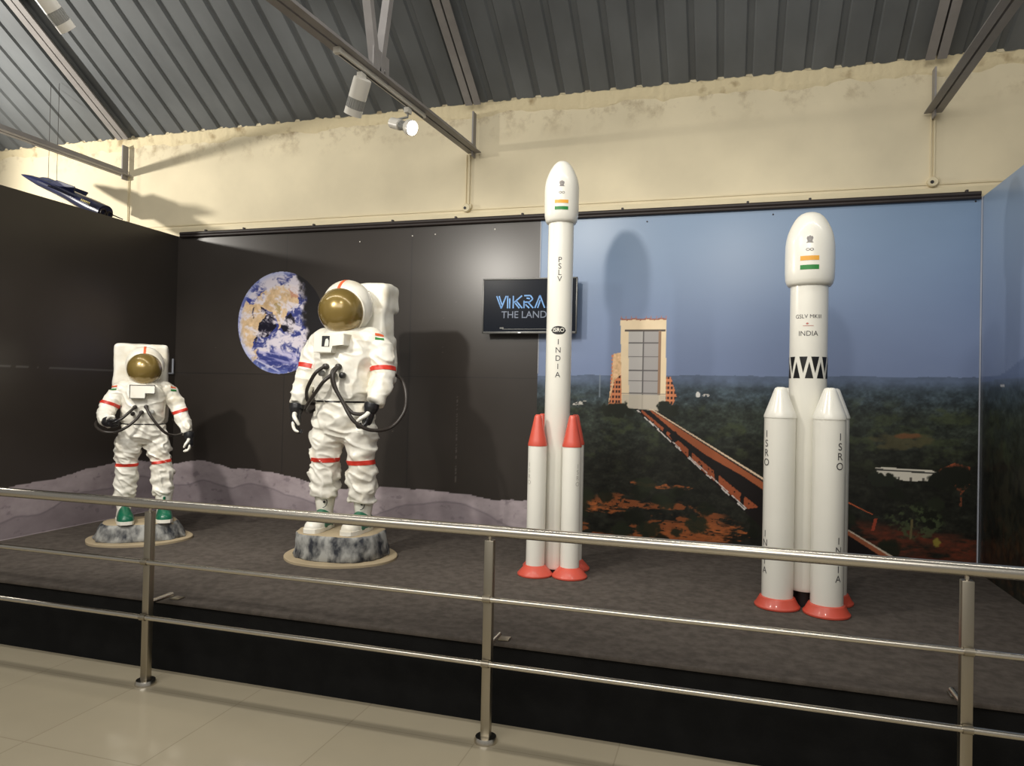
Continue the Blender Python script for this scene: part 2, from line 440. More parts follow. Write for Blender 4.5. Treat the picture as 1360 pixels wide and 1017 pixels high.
# ------------------------------------------------------------------ stage
t = thing('display_platform', 'low carpeted display platform with black front behind the railing', 'platform', (0, 0, 0))
mb = MB(); mb.box(((XL+3.6)/2-.6, (YST+YW)/2+.012, ZST/2-.01), (3.6-XL+1.2, YW-YST-.03, ZST-.02)); mb.build('front_skirt', M['skirt'], t, smooth=False)
mb = MB(); mb.box(((XL+3.6)/2-.6, (YST+YW)/2, ZST-.012), (3.6-XL+1.2, YW-YST-.004, .024), bevel=.008); mb.build('carpet_top', M['carpet'], t)

# ------------------------------------------------------------------ printed panels
def earth(c, X, Z):
    cx, cz, r = -3.885, 2.127, .462
    wx = (fbm(X*9, Z*9, 6, 1)-.5)*.13+(fbm(X*40, Z*40, 4, 3)-.5)*.06; wz = (fbm(X*9, Z*9, 6, 2)-.5)*.13+(fbm(X*40, Z*40, 4, 4)-.5)*.06
    u0 = (X-cx)/(r*.97); v0 = (Z-cz)/r
    u = u0+wx; v = v0+wz
    rr = np.sqrt(u0*u0+v0*v0)
    P = lambda pts: [((x-466)/385, (528-y)/402) for x, y in pts]
    e = np.zeros(X.shape+(3,))+np.array((58, 66, 130))
    e = mixc(e, (96, 92, 150), sm(-.55, -1, u0)*.8)
    e = mixc(e, (20, 18, 34), inpoly(u, v, P([(235, 520), (330, 470), (400, 440), (420, 560), (370, 640), (270, 640), (235, 700)])))
    e = mixc(e, (22, 20, 34), inpoly(u, v, P([(470, 560), (490, 500), (560, 460), (600, 540), (590, 620), (490, 600)])))
    land = (214, 184, 146)
    tan = fbm(X*26, Z*26, 4, 3)[..., None]*70-35
    for pl in ([(150, 360), (230, 330), (270, 370), (300, 400), (340, 460), (260, 540), (270, 600), (220, 680), (200, 800), (130, 700), (95, 560), (105, 440)],
               [(240, 300), (420, 230), (620, 230), (640, 380), (540, 420), (490, 520), (455, 580), (430, 500), (390, 440), (340, 430), (280, 390), (250, 350)],
               [(190, 780), (250, 740), (280, 790), (240, 850)]):
        m = inpoly(u, v, P(pl)); e = np.where(m[..., None], np.array(land)+tan, e)
    e = mixc(e, (188, 120, 100), inpoly(u, v, P([(520, 260), (630, 220), (640, 330), (560, 330)]))*.55)
    e = mixc(e, (132, 116, 60), inpoly(u, v, P([(400, 380), (460, 360), (470, 470), (440, 470)]))*.5)
    e = mixc(e, (44, 56, 140), inpoly(u, v, P([(155, 320), (190, 270), (230, 300), (225, 360), (180, 375)])))
    e = mixc(e, (50, 62, 140), inpoly(u, v, P([(300, 280), (325, 290), (318, 350), (300, 330)])))
    e = mixc(e, (50, 60, 130), inpoly(u, v, P([(235, 265), (285, 275), (270, 310), (240, 300)])))
    e = mixc(e, (30, 26, 50), inpoly(u, v, P([(201, 390), (212, 390), (216, 500), (206, 500)])))
    e = mixc(e, (30, 26, 50), inpoly(u, v, P([(275, 400), (290, 400), (345, 440), (335, 455), (290, 430)])))
    # clouds: swirls stretched by warping
    w = fbm(X*7, Z*7, 4, 5)*1.6
    cl = .68*fbm(X*11+w*2.2, Z*17-w*1.3, 6, 6)+.32*fbm(X*44+w*5, Z*58-w*4, 5, 7)
    th = .49-.10*sm(-.15, -.42, v0)*sm(-.75, -.42, v0)-.12*sm(.45, .8, v0)-.10*sm(.2, .6, u0)*sm(-.45, .1, v0)+.05*(inpoly(u0, v0, P([(150, 370), (340, 370), (330, 520), (200, 540), (110, 460)])))
    e = mixc(e, (226, 218, 226), sm(th-.06, th+.16, cl)*.95)
    st = fbm(X*6, Z*40+X*9, 5, 8)
    e = mixc(e, (176, 172, 214), sm(.55, .72, st)*sm(-.45, -.6, v0)*.7)
    e = mixc(e, (206, 204, 228), (np.abs((v0+.74)-(-.42)*(u0+.51)) < .014+.01*cl)*sm(-.62, -.5, u0)*sm(.06, -.04, u0)*.8)
    lim = sm(.86, 1, rr)
    e = mixc(e, (150, 168, 226), lim*.45*(u0 < .2))
    term = .56-.04*v0-.24*np.maximum(v0, -v0*.4)**2+(fbm(X*14, Z*14, 4, 9)-.5)*.30
    night = sm(term-.06, term+.10, u0)
    e = mixc(e, (30, 28, 30), night)
    return np.where((rr < 1)[..., None], e, c)
def moon_top(x, pts):
    return np.interp(x, [p[0] for p in pts], [p[1] for p in pts])+(fbm(x*6, x*0+3, 4, 4)-.5)*.03
MOONB = [(-5.03, .795), (-4.85, .83), (-4.7, .842), (-4.5, .815), (-4.35, .785), (-4.2, .80), (-3.86, .771), (-3.5, .70), (-3.25, .665), (-2.95, .70), (-2.6, .712), (-2.3, .695), (-2.05, .686), (-1.8, .655), (-1.45, .68)]
MOONL = [(3.2, .60), (3.8, .74), (4.06, .775), (4.44, .802), (4.72, .842), (5.1, .88), (5.4, .83), (5.634, .80)]
def moon(c, u, Z, pts, s):
    top = moon_top(u, pts); h = top-Z
    n = fbm(u*4, Z*9, 6, s); n2 = fbm(u*24, Z*30, 4, s+1)
    col = np.array((172, 160, 164.0))+(n[..., None]-.5)*50+(n2[..., None]-.5)*16
    ridge = fbm(u*1.3, u*0+1, 3, s+5)*.34+.02
    col = mixc(col, (104, 96, 104), sm(.012, 0, np.abs(h-ridge))*.5)
    col = mixc(col, (120, 110, 116), (h > ridge)*.35)
    cr = fbm(u*14, Z*22, 4, s+8)
    col = mixc(col, (120, 110, 116), sm(.68, .76, cr)*.5)
    return np.where((h > 0)[..., None], col, c)
def space(u, Z, s):
    c = np.zeros(u.shape+(3,))+np.array((55, 50, 46.))
    n = fbm(u*2, Z*2, 4, s)
    c += (n[..., None]-.5)*10
    st = vn(u*90+s, Z*90); st2 = fbm(u*3, Z*3, 3, s+3)
    return mixc(c, (150, 140, 130), sm(.985, 1.0, st)*sm(.45, .65, st2)*.7)
def col_back(X, Z):
    c = space(X, Z, 11)
    c = mixc(c, (34, 32, 32), (np.abs(Z-1.66) < .004)*.6)
    for sx in (-3.83, -2.6): c = mixc(c, (36, 34, 34), (np.abs(X-sx) < .003)*.6)
    sx = -2.16; c = mixc(c, (130, 126, 120), (np.abs(X-sx) < .004)*(vn(Z*120, X*0) > .55)*(Z < 1.5)*.5)
    c = earth(c, X, Z)
    return moon(c, X, Z, MOONB, 21)
def col_left(Y, Z):
    c = space(Y, Z, 13)
    c = mixc(c, (92, 90, 88), (np.abs(Z-1.65) < .006)*(fbm(Y*9, Z, 3, 2) > .35)*.8)
    return moon(c, Y, Z, MOONL, 31)
def axis(a, b, step, fine=None, fstep=.0036):
    if not fine: return np.linspace(a, b, max(2, int(round((b-a)/step))))
    f0, f1 = fine
    return np.concatenate([np.linspace(a, f0, max(2, int((f0-a)/step)), endpoint=False), np.linspace(f0, f1, int((f1-f0)/fstep), endpoint=False), np.linspace(f1, b, max(2, int((b-f1)/step)))])
XM = -1.472
bp = thing('space_backdrop_panel', 'black space backdrop panel printed with the Earth above grey moon hills', 'panel', (0, 0, 0))
MB().box(((XL+XM)/2, D+.02, (ZST+ZP)/2), (XM-XL-.002, .036, ZP-ZST-.004)).build('board', M['panel_back'], bp, smooth=False)
print_grid('printed_sheet', axis(XL, XM, .010, (-4.37, -3.36)), axis(ZST, ZP, .0085, (1.64, 2.61)), lambda u, v: (u, u*0+D, v), col_back, M['print_dark'], bp)
lp = thing('partition_panel', 'tall black side partition with printed moon hills, left of the shorter astronaut', 'panel', (0, 0, 0))
MB().box((XL-.022, (3.21+D)/2+.02, (ZST+ZP)/2), (.04, D-3.21+.04, ZP-ZST)).build('board', M['panel_back'], lp, smooth=False)
print_grid('printed_sheet', axis(3.21, D, .010), axis(ZST, ZP, .012, (ZST, 1.0), .008), lambda u, v: (u*0+XL, u, v), col_left, M['print_dark'], lp)
mb = MB(); mb.box((XL+.006, 5.60, 1.72), (.010, .012, .14)); mb.box((XL+.006, 5.50, 1.652), (.010, .2, .012)); mb.build('corner_bracket', M['trim_white'], lp)

def forest(c, u, Z, s, hor):
    dz = hor-Z
    hz = hor+(fbm(u*7, u*0, 3, s)-.5)*.03
    n = fbm(u*16, Z*26, 6, s+1); n2 = fbm(u*60, Z*70, 3, s+2)
    base = np.zeros(u.shape+(3,))+np.array((92, 106, 130.))
    base = mixc(base, (62, 74, 82), sm(.02, .12, dz))
    base = mixc(base, (46, 52, 46), sm(.12, .30, dz))
    base = mixc(base, (30, 31, 26), sm(.30, .70, dz))
    n3 = fbm(u*9, Z*15, 4, s+6); k_ = sm(0, .2, dz)[..., None]; base = base*(1+k_*(.45+1.1*n[..., None]-1))*(1+k_*(.65+.7*n2[..., None]-1)+.25*(1-k_)*(n[..., None]-.5)); base = mixc(base, (66, 74, 48), sm(.52, .72, n3)*sm(.1, .25, dz)*sm(.95, .4, dz)*n*.9)
    return np.where((Z < hz)[..., None], base, c)
def line_mask(x, z, a, b, w0, w1=None, dash=None):
    w1 = w0 if w1 is None else w1
    dx, dz = b[0]-a[0], b[1]-a[1]; L2 = dx*dx+dz*dz
    t = ((x-a[0])*dx+(z-a[1])*dz)/L2
    d = np.abs((x-a[0])*dz-(z-a[1])*dx)/math.sqrt(L2)
    m = (t >= 0) & (t <= 1) & (d < w0+(w1-w0)*np.clip(t, 0, 1))
    if dash: m = m & (np.mod(t*dash+fbm(t*11, t*0, 2, 4), 1) < .66)
    return m
def col_mural(X, Z):
    hor = 1.70+.01*X
    g = sm(1.65, 2.95, Z)
    c = np.array((120, 135, 168.))*(1-g[..., None])+np.array((126, 150, 180.))*g[..., None]
    c = c+(fbm(X*1.2, Z*3, 4, 40)[..., None]-.5)*8
    c = forest(c, X, Z, 41, hor)
    # red soil
    so = fbm(X*5+2*fbm(X*4, Z*4, 3, 50), Z*19, 5, 51)
    lowm = sm(.95, .62, Z)
    zone = np.exp(-((X+.55)/.62)**2)*lowm
    c = mixc(c, np.array((140, 78, 44)), sm(.60-.13*zone, .70-.13*zone, so)*sm(.25, .6, zone)*(fbm(X*30, Z*60, 3, 52) > .33)*.9)
    for cx, cz, rx, rz in ((-.1, .545, .22, .05), (-.35, .47, .35, .06), (-.98, .66, .22, .04), (-.42, .85, .16, .02), (-.62, .86, .09, .025)):
        d = ((X-cx)/rx)**2+((Z-cz)/rz)**2
        c = mixc(c, (152, 86, 48), sm(1.1, .3, d+(fbm(X*20, Z*90, 5, 53)-.5)*4.6)*(.35+fbm(X*30, Z*110, 3, 55)))
    redz = (X > .86)*sm(.70, .60, Z+(X-1.2)*.08)
    c = mixc(c, np.array((96, 48, 34)), redz*sm(.25, .6, fbm(X*9, Z*34, 5, 54))*(.4+.9*fbm(X*26, Z*60, 3, 56)))
    # bushes over the soil
    for k in range(40):
        rs_ = np.random.RandomState(k+60); bx = rs_.uniform(-1.2, 1.6); bz = rs_.uniform(.42, .9); br = rs_.uniform(.03, .09)
        d = np.sqrt((X-bx)**2+((Z-bz)*1.25)**2)/br
        c = mixc(c, np.array((30, 34, 24))*rs_.uniform(.7, 1.25), sm(1.1, .7, d+(fbm(X*30, Z*30, 3, k)-.5)*.9)*.9)
    # road / rail track from the building to the lower right
    c = mixc(c, (26, 22, 22), inpoly(X, Z, [(-.69, 1.44), (-.53, 1.44), (.191, .974), (1.06, .47), (1.0, .40), (.42, .46), (.249, .60), (-.243, 1.03)]))
    c = mixc(c, (158, 88, 56), inpoly(X, Z, [(-.58, 1.433), (-.545, 1.433), (-.135, 1.168), (.191, .978), (.32, .895), (.29, .85), (.12, .96), (-.15, 1.105), (-.37, 1.26)]))
    c = mixc(c, (232, 206, 176), line_mask(X, Z, (-.56, 1.437), (.30, .925), .004, .0065))
    c = mixc(c, (60, 44, 38), line_mask(X, Z, (-.55, 1.425), (.30, .905), .003, .005))
    c = mixc(c, (152, 80, 50), inpoly(X, Z, [(-.655, 1.43), (-.630, 1.43), (-.385, 1.232), (-.18, 1.06), (.02, .90), (.235, .735), (.16, .72), (-.02, .86), (-.25, 1.05), (-.43, 1.235)])*(np.mod((X+.65)*5.2+.1*fbm(X*20, Z*20, 2, 5), 1) > .14)*(fbm(X*50, Z*50, 2, 3) > .22))
    c = mixc(c, (26, 22, 22), line_mask(X, Z, (-.40, 1.26), (-.36, 1.20), .03))
    c = mixc(c, (214, 206, 200), (line_mask(X, Z, (-.675, 1.43), (.14, .71), .003, .0045, 7)*(fbm(X*30, Z*30, 2, 5) > .33)+line_mask(X, Z, (-.667, 1.43), (.15, .72), .002, .003, 5)) > 0)
    c = mixc(c, (150, 88, 60), line_mask(X, Z, (.83, .60), (1.12, .43), .012, .02)); c = mixc(c, (205, 190, 170), line_mask(X, Z, (.84, .615), (1.14, .44), .004, .006))
    c = mixc(c, (190, 96, 60), line_mask(X, Z, (.84, .81), (1.0, .735), .004, .002))
    # vehicle assembly building
    lat = fbm(X*60, Z*60, 2, 70)
    ann = inpoly(X, Z, [(-.862, 1.862), (-.80, 1.875), (-.787, 1.445), (-.895, 1.455), (-.88, 1.60)])
    c = np.where(ann[..., None], np.array((226, 186, 142.))+(lat[..., None]-.5)*60, c)
    for poly in ([(-.847, 1.66), (-.80, 1.70), (-.789, 1.47), (-.896, 1.455)], [(-.457, 1.69), (-.418, 1.69), (-.372, 1.54), (-.40, 1.475), (-.455, 1.50)]):
        m = inpoly(X, Z, poly); c = mixc(c, (214, 134, 92), m)
        c = mixc(c, (66, 44, 40), m*(np.mod(Z*26, 1) > .45)*(np.mod(X*40, 1) > .35))
    c = mixc(c, (214, 130, 90), line_mask(X, Z, (-.868, 1.86), (-.875, 1.60), .006)*(np.mod(Z*34, 1) > .4))
    b = inpoly(X, Z, [(-.812, 2.128), (-.459, 2.132), (-.452, 1.43), (-.787, 1.445)])
    c = np.where(b[..., None], np.array((236, 214, 178.))+(fbm(X*8, Z*8, 3, 71)[..., None]-.5)*14, c)
    c = mixc(c, (150, 92, 76), (np.abs(Z-2.132-.003*np.sin(X*60)) < .006)*(X > -.812)*(X < -.458))
    c = mixc(c, (180, 110, 90), (Z > 2.13)*(Z < 2.155)*(X > -.81)*(X < -.46)*(np.mod(X*26, 1) < .12))
    dr = inpoly(X, Z, [(-.748, 2.05), (-.515, 2.05), (-.503, 1.438), (-.733, 1.442)])
    c = mixc(c, (186, 182, 178), dr)
    c = mixc(c, (164, 160, 158), dr*(X > -.628))
    for zz in (1.949, 1.842, 1.735, 1.655, 1.56): c = mixc(c, (96, 92, 92), dr*(np.abs(Z-zz) < .0035))
    c = mixc(c, (96, 92, 92), dr*(np.abs(X+.63) < .0035))
    c = mixc(c, (84, 74, 66), (np.abs(Z-2.045) < .008)*(X > -.775)*(X < -.465)); c = mixc(c, (150, 120, 96), (X > -.517)*(X < -.495)*(Z > 1.55)*(Z < 2.04))
    c = mixc(c, (196, 186, 168), inpoly(X, Z, [(-.787, 1.445), (-.787, 1.55), (-.455, 1.55), (-.452, 1.42)])*.8)
    for zz in (1.555,): c = mixc(c, (130, 124, 118), b*(np.abs(Z-zz) < .004))
    for bx, bz, br in ((-.80, 1.43, .07), (-.90, 1.42, .06), (-.46, 1.46, .05), (-.42, 1.43, .06), (-.72, 1.41, .045)):
        d = np.sqrt((X-bx)**2+((Z-bz)*1.1)**2)/br
        c = mixc(c, np.array((34, 38, 30)), sm(1.1, .75, d+(fbm(X*34, Z*34, 3, 9)-.5)))
    # far white structures and a low white building, shrubs
    c = mixc(c, (224, 222, 218), (((X+.214)/.016)**2+((Z-1.557)/.022)**2 < 1)); c = mixc(c, (200, 196, 190), (((X+.155)/.026)**2+((Z-1.553)/.012)**2 < 1)*(fbm(X*80, Z*80, 2, 1) > .4))
    c = mixc(c, (190, 186, 178), (((X+1.12)/.06)**2+((Z-1.47-.2*(X+1.12))/.014)**2 < 1)*(fbm(X*60, Z*80, 2, 1) > .45))
    c = mixc(c, (130, 140, 150), (np.abs(X+.965) < .004)*(Z > 1.52)*(Z < 1.7)*.7)
    d = ((X-1.17)/.2)**2+((Z-1.26)/.06)**2
    c = mixc(c, (86, 80, 54), sm(1.2, .4, d+(fbm(X*14, Z*30, 4, 81)-.5)*2)*.7); c = mixc(c, (128, 76, 48), sm(1.1, .4, ((X-1.22)/.1)**2+((Z-1.30)/.022)**2+(fbm(X*24, Z*40, 3, 82)-.5)*1.4)*.6)
    wb = inpoly(X, Z, [(1.01, 1.07), (1.13, 1.074), (1.17, 1.066), (1.36, 1.07), (1.425, 1.044), (1.37, 1.04), (1.34, .99), (1.20, .985), (1.03, 1.02)])
    c = mixc(c, (214, 208, 194), wb); c = mixc(c, (70, 70, 66), wb*(np.abs(Z-1.052+.02*(X-1.2)) < .006)); c = mixc(c, (96, 92, 86), wb*(Z < 1.012)*(np.mod(X*13, 1) < .2))
    c = mixc(c, (34, 38, 30), sm(1.2, .7, ((X-1.06)/.09)**2+((Z-.985)/.05)**2+(fbm(X*40, Z*40, 3, 83)-.5)*2))
    c = mixc(c, (150, 76, 50), line_mask(X, Z, (1.41, 1.06), (1.51, 1.115), .012)+line_mask(X, Z, (1.50, 1.115), (1.60, 1.09), .011))
    for bx, bz, br in ((1.50, 1.03, .11), (1.42, 1.0, .08)):
        c = mixc(c, (26, 28, 22), sm(1.1, .7, np.sqrt((X-bx)**2+((Z-bz)*1.2)**2)/br+(fbm(X*30, Z*30, 3, 84)-.5)*.8))
    palm = fbm(X*26+Z*10, Z*34-X*12, 5, 85)
    d = ((X-1.26)/.2)**2+((Z-.70)/.13)**2
    c = mixc(c, (70, 80, 54), sm(.52, .66, palm)*sm(1.2, .5, d)*.85); c = mixc(c, (150, 142, 60), sm(1, .3, ((X-1.405)/.03)**2+((Z-.565)/.035)**2+(palm-.5)*2)*.8)
    c = mixc(c, (96, 88, 60), line_mask(X, Z, (1.24, .58), (1.25, .72), .007)); 
    c = mixc(c, (112, 64, 44), (line_mask(X, Z, (1.545, .83), (1.55, .94), .007)+line_mask(X, Z, (1.55, .92), (1.60, .98), .005)+line_mask(X, Z, (1.55, .92), (1.51, .97), .005))*sm(.4, .6, fbm(X*70, Z*70, 3, 7))); c = mixc(c, (96, 58, 40), sm(.55, .7, fbm(X*50, Z*50, 4, 8))*sm(1, .4, ((X-1.54)/.045)**2+((Z-.96)/.035)**2)*.8)
    c = mixc(c, (150, 66, 46), line_mask(X, Z, (1.0, .62), (1.02, .71), .01))
    return c
def col_right(Y, Z):
    u = XR+(D-Y)
    hor = 1.715+.02*(D-Y)
    g = sm(1.65, 2.95, Z)
    c = np.array((120, 135, 168.))*(1-g[..., None])+np.array((150, 172, 200.))*g[..., None]
    c = forest(c, u, Z, 91, hor)
    hill = 1.72+.11*sm(.3, .9, D-Y)
    c = mixc(c, (100, 116, 150), ((Z < hill)*(Z > hor-.03)*.9))
    c = mixc(c, (52, 50, 38), sm(.45, .7, fbm(u*20, Z*12, 5, 92))*sm(1.5, 1.2, Z)*.7)
    c = mixc(c, (78, 52, 34), sm(.5, .72, fbm(u*26, Z*22, 5, 93))*sm(1.0, .6, Z)*.7)
    c = mixc(c, (206, 204, 206), line_mask(u, Z, (2.03, 1.655), (2.12, 1.66), .005))
    return c
mp_ = thing('launch_site_mural', 'tall photo mural of a launch site, tower and forest under blue sky, behind the rockets', 'mural', (0, 0, 0))
MB().box(((XM+XR)/2, D+.02, (ZST+ZP)/2), (XR-XM-.002, .036, ZP-ZST-.004)).build('board', M['panel_back'], mp_, smooth=False)
print_grid('printed_sheet', axis(XM, XR, .0052), axis(ZST, ZP, .02, (ZST, 2.17), .0052), lambda u, v: (u, u*0+D, v), col_mural, M['print'], mp_)
mb = MB(); mb.box((XM+.004, D-.003, (ZP-.03+1.7)/2), (.006, .006, ZP-.03-1.7)); mb.build('edge_strip', M['trim_white'], mp_)
rp = thing('side_mural_panel', 'side panel of the mural turned towards the hall, right of the taller-boostered rocket', 'mural', (0, 0, 0))
rp['label'] = 'mural side panel with dark forest and sky at the right end of the platform'
MB().box((XR+.022, (3.21+D)/2+.02, (ZST+ZP)/2), (.04, D-3.21+.04, ZP-ZST)).build('board', M['panel_back'], rp, smooth=False)
print_grid('printed_sheet', axis(3.21, D, .010), axis(ZST, ZP, .012), lambda u, v: (u*0+XR, u, v), col_right, M['print'], rp)
mb = MB(); mb.box((XR-.006, D-.006, (ZP+ZST)/2), (.008, .008, ZP-ZST-.004)); mb.build('corner_strip', M['trim_white'], rp)
for k, (x, z) in enumerate(((-2.6, 2.86), (-2.39, 2.865), (-1.86, 2.885), (-3.1, 2.83))):
    mb = MB(); mb.lathe([(.006, 0), (.006, .003), (.003, .005)], (x, D, z), 10, Matrix.Rotation(R(90), 3, 'X')); mb.build('screw', M['lamp_white'], bp)
for k, (x, z) in enumerate(((1.61, 2.925), (.30, 2.90), (-.62, 2.89))):
    mb = MB(); mb.lathe([(.006, 0), (.006, .003), (.003, .005)], (x, D, z), 10, Matrix.Rotation(R(90), 3, 'X')); mb.build('screw', M['dark_pipe'], mp_)

# ------------------------------------------------------------------ roof trusses
def truss(x, label, z0, z1, y1, webs):
    t = thing('roof_truss', label, 'truss', (x, 0, 0), 0, 'steel roof trusses')
    # bottom chord: two angle irons with a slot between
    yb = YW-.02; y2 = 0.6; zz = lambda y: z0+(z1-z0)*(yb-y)/(yb-y1)
    def pair(name, a, b, w, h, gap=.014, leg=.05):
        mb = MB()
        for s in (-1, 1):
            a2 = Vector(a)+Vector((s*(gap/2+w/2), 0, 0)); b2 = Vector(b)+Vector((s*(gap/2+w/2), 0, 0))
            mb.bar(a2, b2, w, .007)
            d = (b2-a2).normalized(); up = Vector((1, 0, 0)).cross(d); up = up if up.z > 0 else -up
            off = up*h/2+Vector((-s*(w/2-.004), 0, 0))
            mb.bar(a2+off, b2+off, .007, h)
        return mb.build(name, M['steel'], t, smooth=False)
    pair('bottom_chord', (0, yb, zz(yb)), (0, y2, zz(y2)), .05, .05)
    zt = lambda y: ZROOF-.075+(YW-y)*math.tan(SLOPE)
    pair('top_chord', (0, yb-.06, zt(yb-.06)), (0, y2, zt(y2)), .06, .06)
    mb = MB(); mb.box((0, yb-.03, (zz(yb)+zt(yb))/2-.03), (.012, .07, zt(yb)-zz(yb)+.03)); mb.build('gusset_plate', M['steel'], t, smooth=False)
    for (ya, ybb, g) in webs:
        mb = MB(); mb.bar((.0, ya, zz(ya)+.02), (.0, ybb, zt(ybb)), .05, .05, up=(1, 0, 0)); mb.build('web_bar', M['steel'], t, smooth=False)
        if g:
            mb = MB(); mb.box((.018, ya, zz(ya)+.07), (.01, .2, .16)); gp = mb.build('gusset_plate', M['steel'], t, smooth=False)
            mb = MB(); mb.lathe([(.011, 0), (.011, .008)], (.023, ya+.04, zz(ya)+.05), 8, Matrix.Rotation(R(90), 3, 'Y')); mb.build('bolt', M['steel'], gp)
    return t
truss(TX[0], 'grey steel roof truss above the hanging jet, leftmost of the three', 3.585, 3.58, 4.4, [(3.9, 4.15, True), (3.9, 3.3, False), (2.2, 2.6, True)])
truss(TX[1], 'grey steel roof truss carrying the white light track, middle of the three', 3.545, 3.39, 3.1, [(3.93, 4.22, True), (3.9, 3.3, False), (2.2, 2.6, True)])
truss(TX[2], 'grey steel roof truss above the mural, rightmost of the three, with no lights', 3.575, 3.59, 4.2, [(3.85, 4.1, True), (3.8, 3.2, False), (2.2, 2.6, True)])
pr = MB(); zt = ZROOF-.05+(YW-4.37)*math.tan(SLOPE)
pr.bar((-8.5, 4.38, zt), (-4.9, 4.38, zt), .05, .08); tag(pr.build('roof_purlin', M['purlin'], smooth=False), 'short grey purlin under the roof sheet in the top left corner', 'purlin')

# ------------------------------------------------------------------ light track and lamps
TC = lambda y: 3.545+(3.39-3.545)*(YW-.02-y)/(YW-.02-3.1)
tr = thing('light_track', 'white light track fixed along the middle truss', 'track', (TX[1], 0, 0), 0, 'white light tracks')
mb = MB(); mb.bar((.0, 3.46, TC(3.46)-.022), (.0, 4.62, TC(4.62)-.022), .036, .030, bevel=.003); mb.build('rail', M['lamp_white'], tr)
mb = MB(); mb.bar((.0, 3.47, TC(3.47)-.039), (.0, 4.6, TC(4.6)-.039), .010, .006); mb.build('slot', M['black'], tr)
mb = MB(); mb.box((0, 3.46, TC(3.46)-.024), (.042, .03, .036), bevel=.004); mb.build('end_cap', M['lamp_white'], tr)
def track_lamp(name, label, base, center, direction, r, L, lit, style, adapter=True):
    """base = point under the track, center = middle of the can, direction = where it shines"""
    t = thing('track_lamp', label, 'lamp', base, 0, 'white track lamps')
    c = Vector(center)-Vector(base); d = Vector(direction).normalized()
    q = d.to_track_quat('Z', 'Y').to_matrix()
    if adapter:
        mb = MB(); mb.box((0, 0, -.024), (.034, .06, .036), bevel=.005); mb.build('adapter', M['lamp_white'], t)
        mb = MB(); mb.tube([(0, 0, -.03), (0, 0, -.065), tuple(c-d*L*.25+Vector((0, 0, r*.6)))], .008, 8); mb.build('stem', M['lamp_grey'], t)
    if style == 'can':
        z = lambda f: -L/2+L*f
        mb = MB(); mb.lathe([(r*.75, z(0)), (r*.97, z(.02)), (r, z(.06)), (r, z(.55))], c, 36, q); mb.build('body', M['lamp_white'], t)
        mb = MB(); mb.lathe([(r*.95, z(.54)), (r*.95, z(.83))], c, 36, q)
        for k in range(22):
            a = 2*PI*k/22
            m3 = q @ Matrix.Rotation(a, 3, 'Z')
            mb.box(c+m3 @ Vector((r*.97, 0, z(.685))), (r*.07, r*.11, L*.25), m3)
        mb.build('vent_collar', M['lamp_grey'], t)
        mb = MB(); mb.lathe([(r, z(.82)), (r, z(1)), (r*.88, z(1.0)), (r*.86, z(.96))], c, 36, q); fr = mb.build('front_ring', M['lamp_white'], t)
        mb = MB(); mb.lathe([(r*.86, z(.95)), (r*.86, z(.965))], c, 36, q); mb.build('lens', M['lens'] if lit else M['lens_off'], fr)
    else:
        z = lambda f: -L/2+L*f
        mb = MB(); mb.lathe([(r*.55, z(0)), (r*.72, z(.02)), (r*.72, z(.42)), (r*.6, z(.44))], c, 32, q); mb.build('body', M['lamp_white'], t)
        mb = MB()
        mb.lathe([(r*.5, z(.42)), (r*.5, z(.72))], c, 24, q)
        for k in range(5): mb.lathe([(r*.62, z(.46+.05*k)), (r*.62, z(.48+.05*k))], c, 24, q)
        mb.build('heat_sink', M['lamp_grey'], t)
        mb = MB(); mb.lathe([(r*.6, z(.70)), (r, z(.84)), (r, z(1)), (r*.93, z(1)), (r*.9, z(.97))], c, 36, q); fr = mb.build('front_ring', M['lamp_white'], t)
        mb = MB(); mb.lathe([(r*.9, z(.95)), (r*.9, z(.985))], c, 36, q); mb.build('lens', M['lens'], fr)
    return t
y1 = 3.73; b1 = Vector((TX[1], y1, TC(y1)-.043))
track_lamp('a', 'white can lamp with grey vent hanging under the light track and pointing down', b1, b1+Vector((-.022, .0, -.140)), (-.46, .30, -.85), .052, .215, False, 'can')
y2 = 4.36; b2 = Vector((TX[1], y2, TC(y2)-.043))
track_lamp('b', 'glowing white lamp on the light track nearest the beige wall', b2, b2+Vector((-.03, -.02, -.125)), (.8, -.32, -.34), .05, .215, True, 'bulb')
lamp('spot_light', 'SPOT', b2+Vector((.09, -.07, -.172)), b2+Vector((.8, -.32, -.34))*1+Vector((.5, 0, -.3)), 9, angle=110, size=.05)
track_lamp('c', 'white can lamp cut by the top edge of the photo at the left', (-3.72, 2.98, 3.843), (-3.54, 2.99, 3.57), (.15, .85, -.75), .046, .24, False, 'can')
t2 = MB(); t2.bar((-3.72, 1.0, 3.86), (-3.72, 3.06, 3.86), .036, .03); tag(t2.build('light_track', M['lamp_white']), 'second white light track above the left part of the platform', 'track', 'white light tracks')

# ------------------------------------------------------------------ television
tv = thing('television', 'wall-mounted black television with blue screen lettering behind the tall slim rocket', 'television', (-1.525, 5.53, 2.235))
mb = MB(); mb.box((0, .012, 0), (.775, .030, .438), bevel=.006); mb.build('casing', M['tv_black'], tv)
mb = MB()
for a, b in (((0, -.006, .216), (.779, .012, .012)), ((0, -.006, -.213), (.779, .012, .018)), ((-.3845, -.006, 0), (.010, .012, .44)), ((.3845, -.006, 0), (.010, .012, .44))): mb.box(a, b, bevel=.002)
bz = mb.build('bezel', M['tv_edge'], tv)
mb = MB(); mb.box((0, -.003, 0), (.757, .004, .418)); scn = mb.build('screen', M['screen'], tv, smooth=False)
def flat_text(bms, y, m, name, parent):
    mb = MB()
    for bm in bms:
        for v in bm.verts: v.co = (v.co.x, y, v.co.y)
        mb.add(bm)
    return mb.build(name, m, parent, smooth=False)
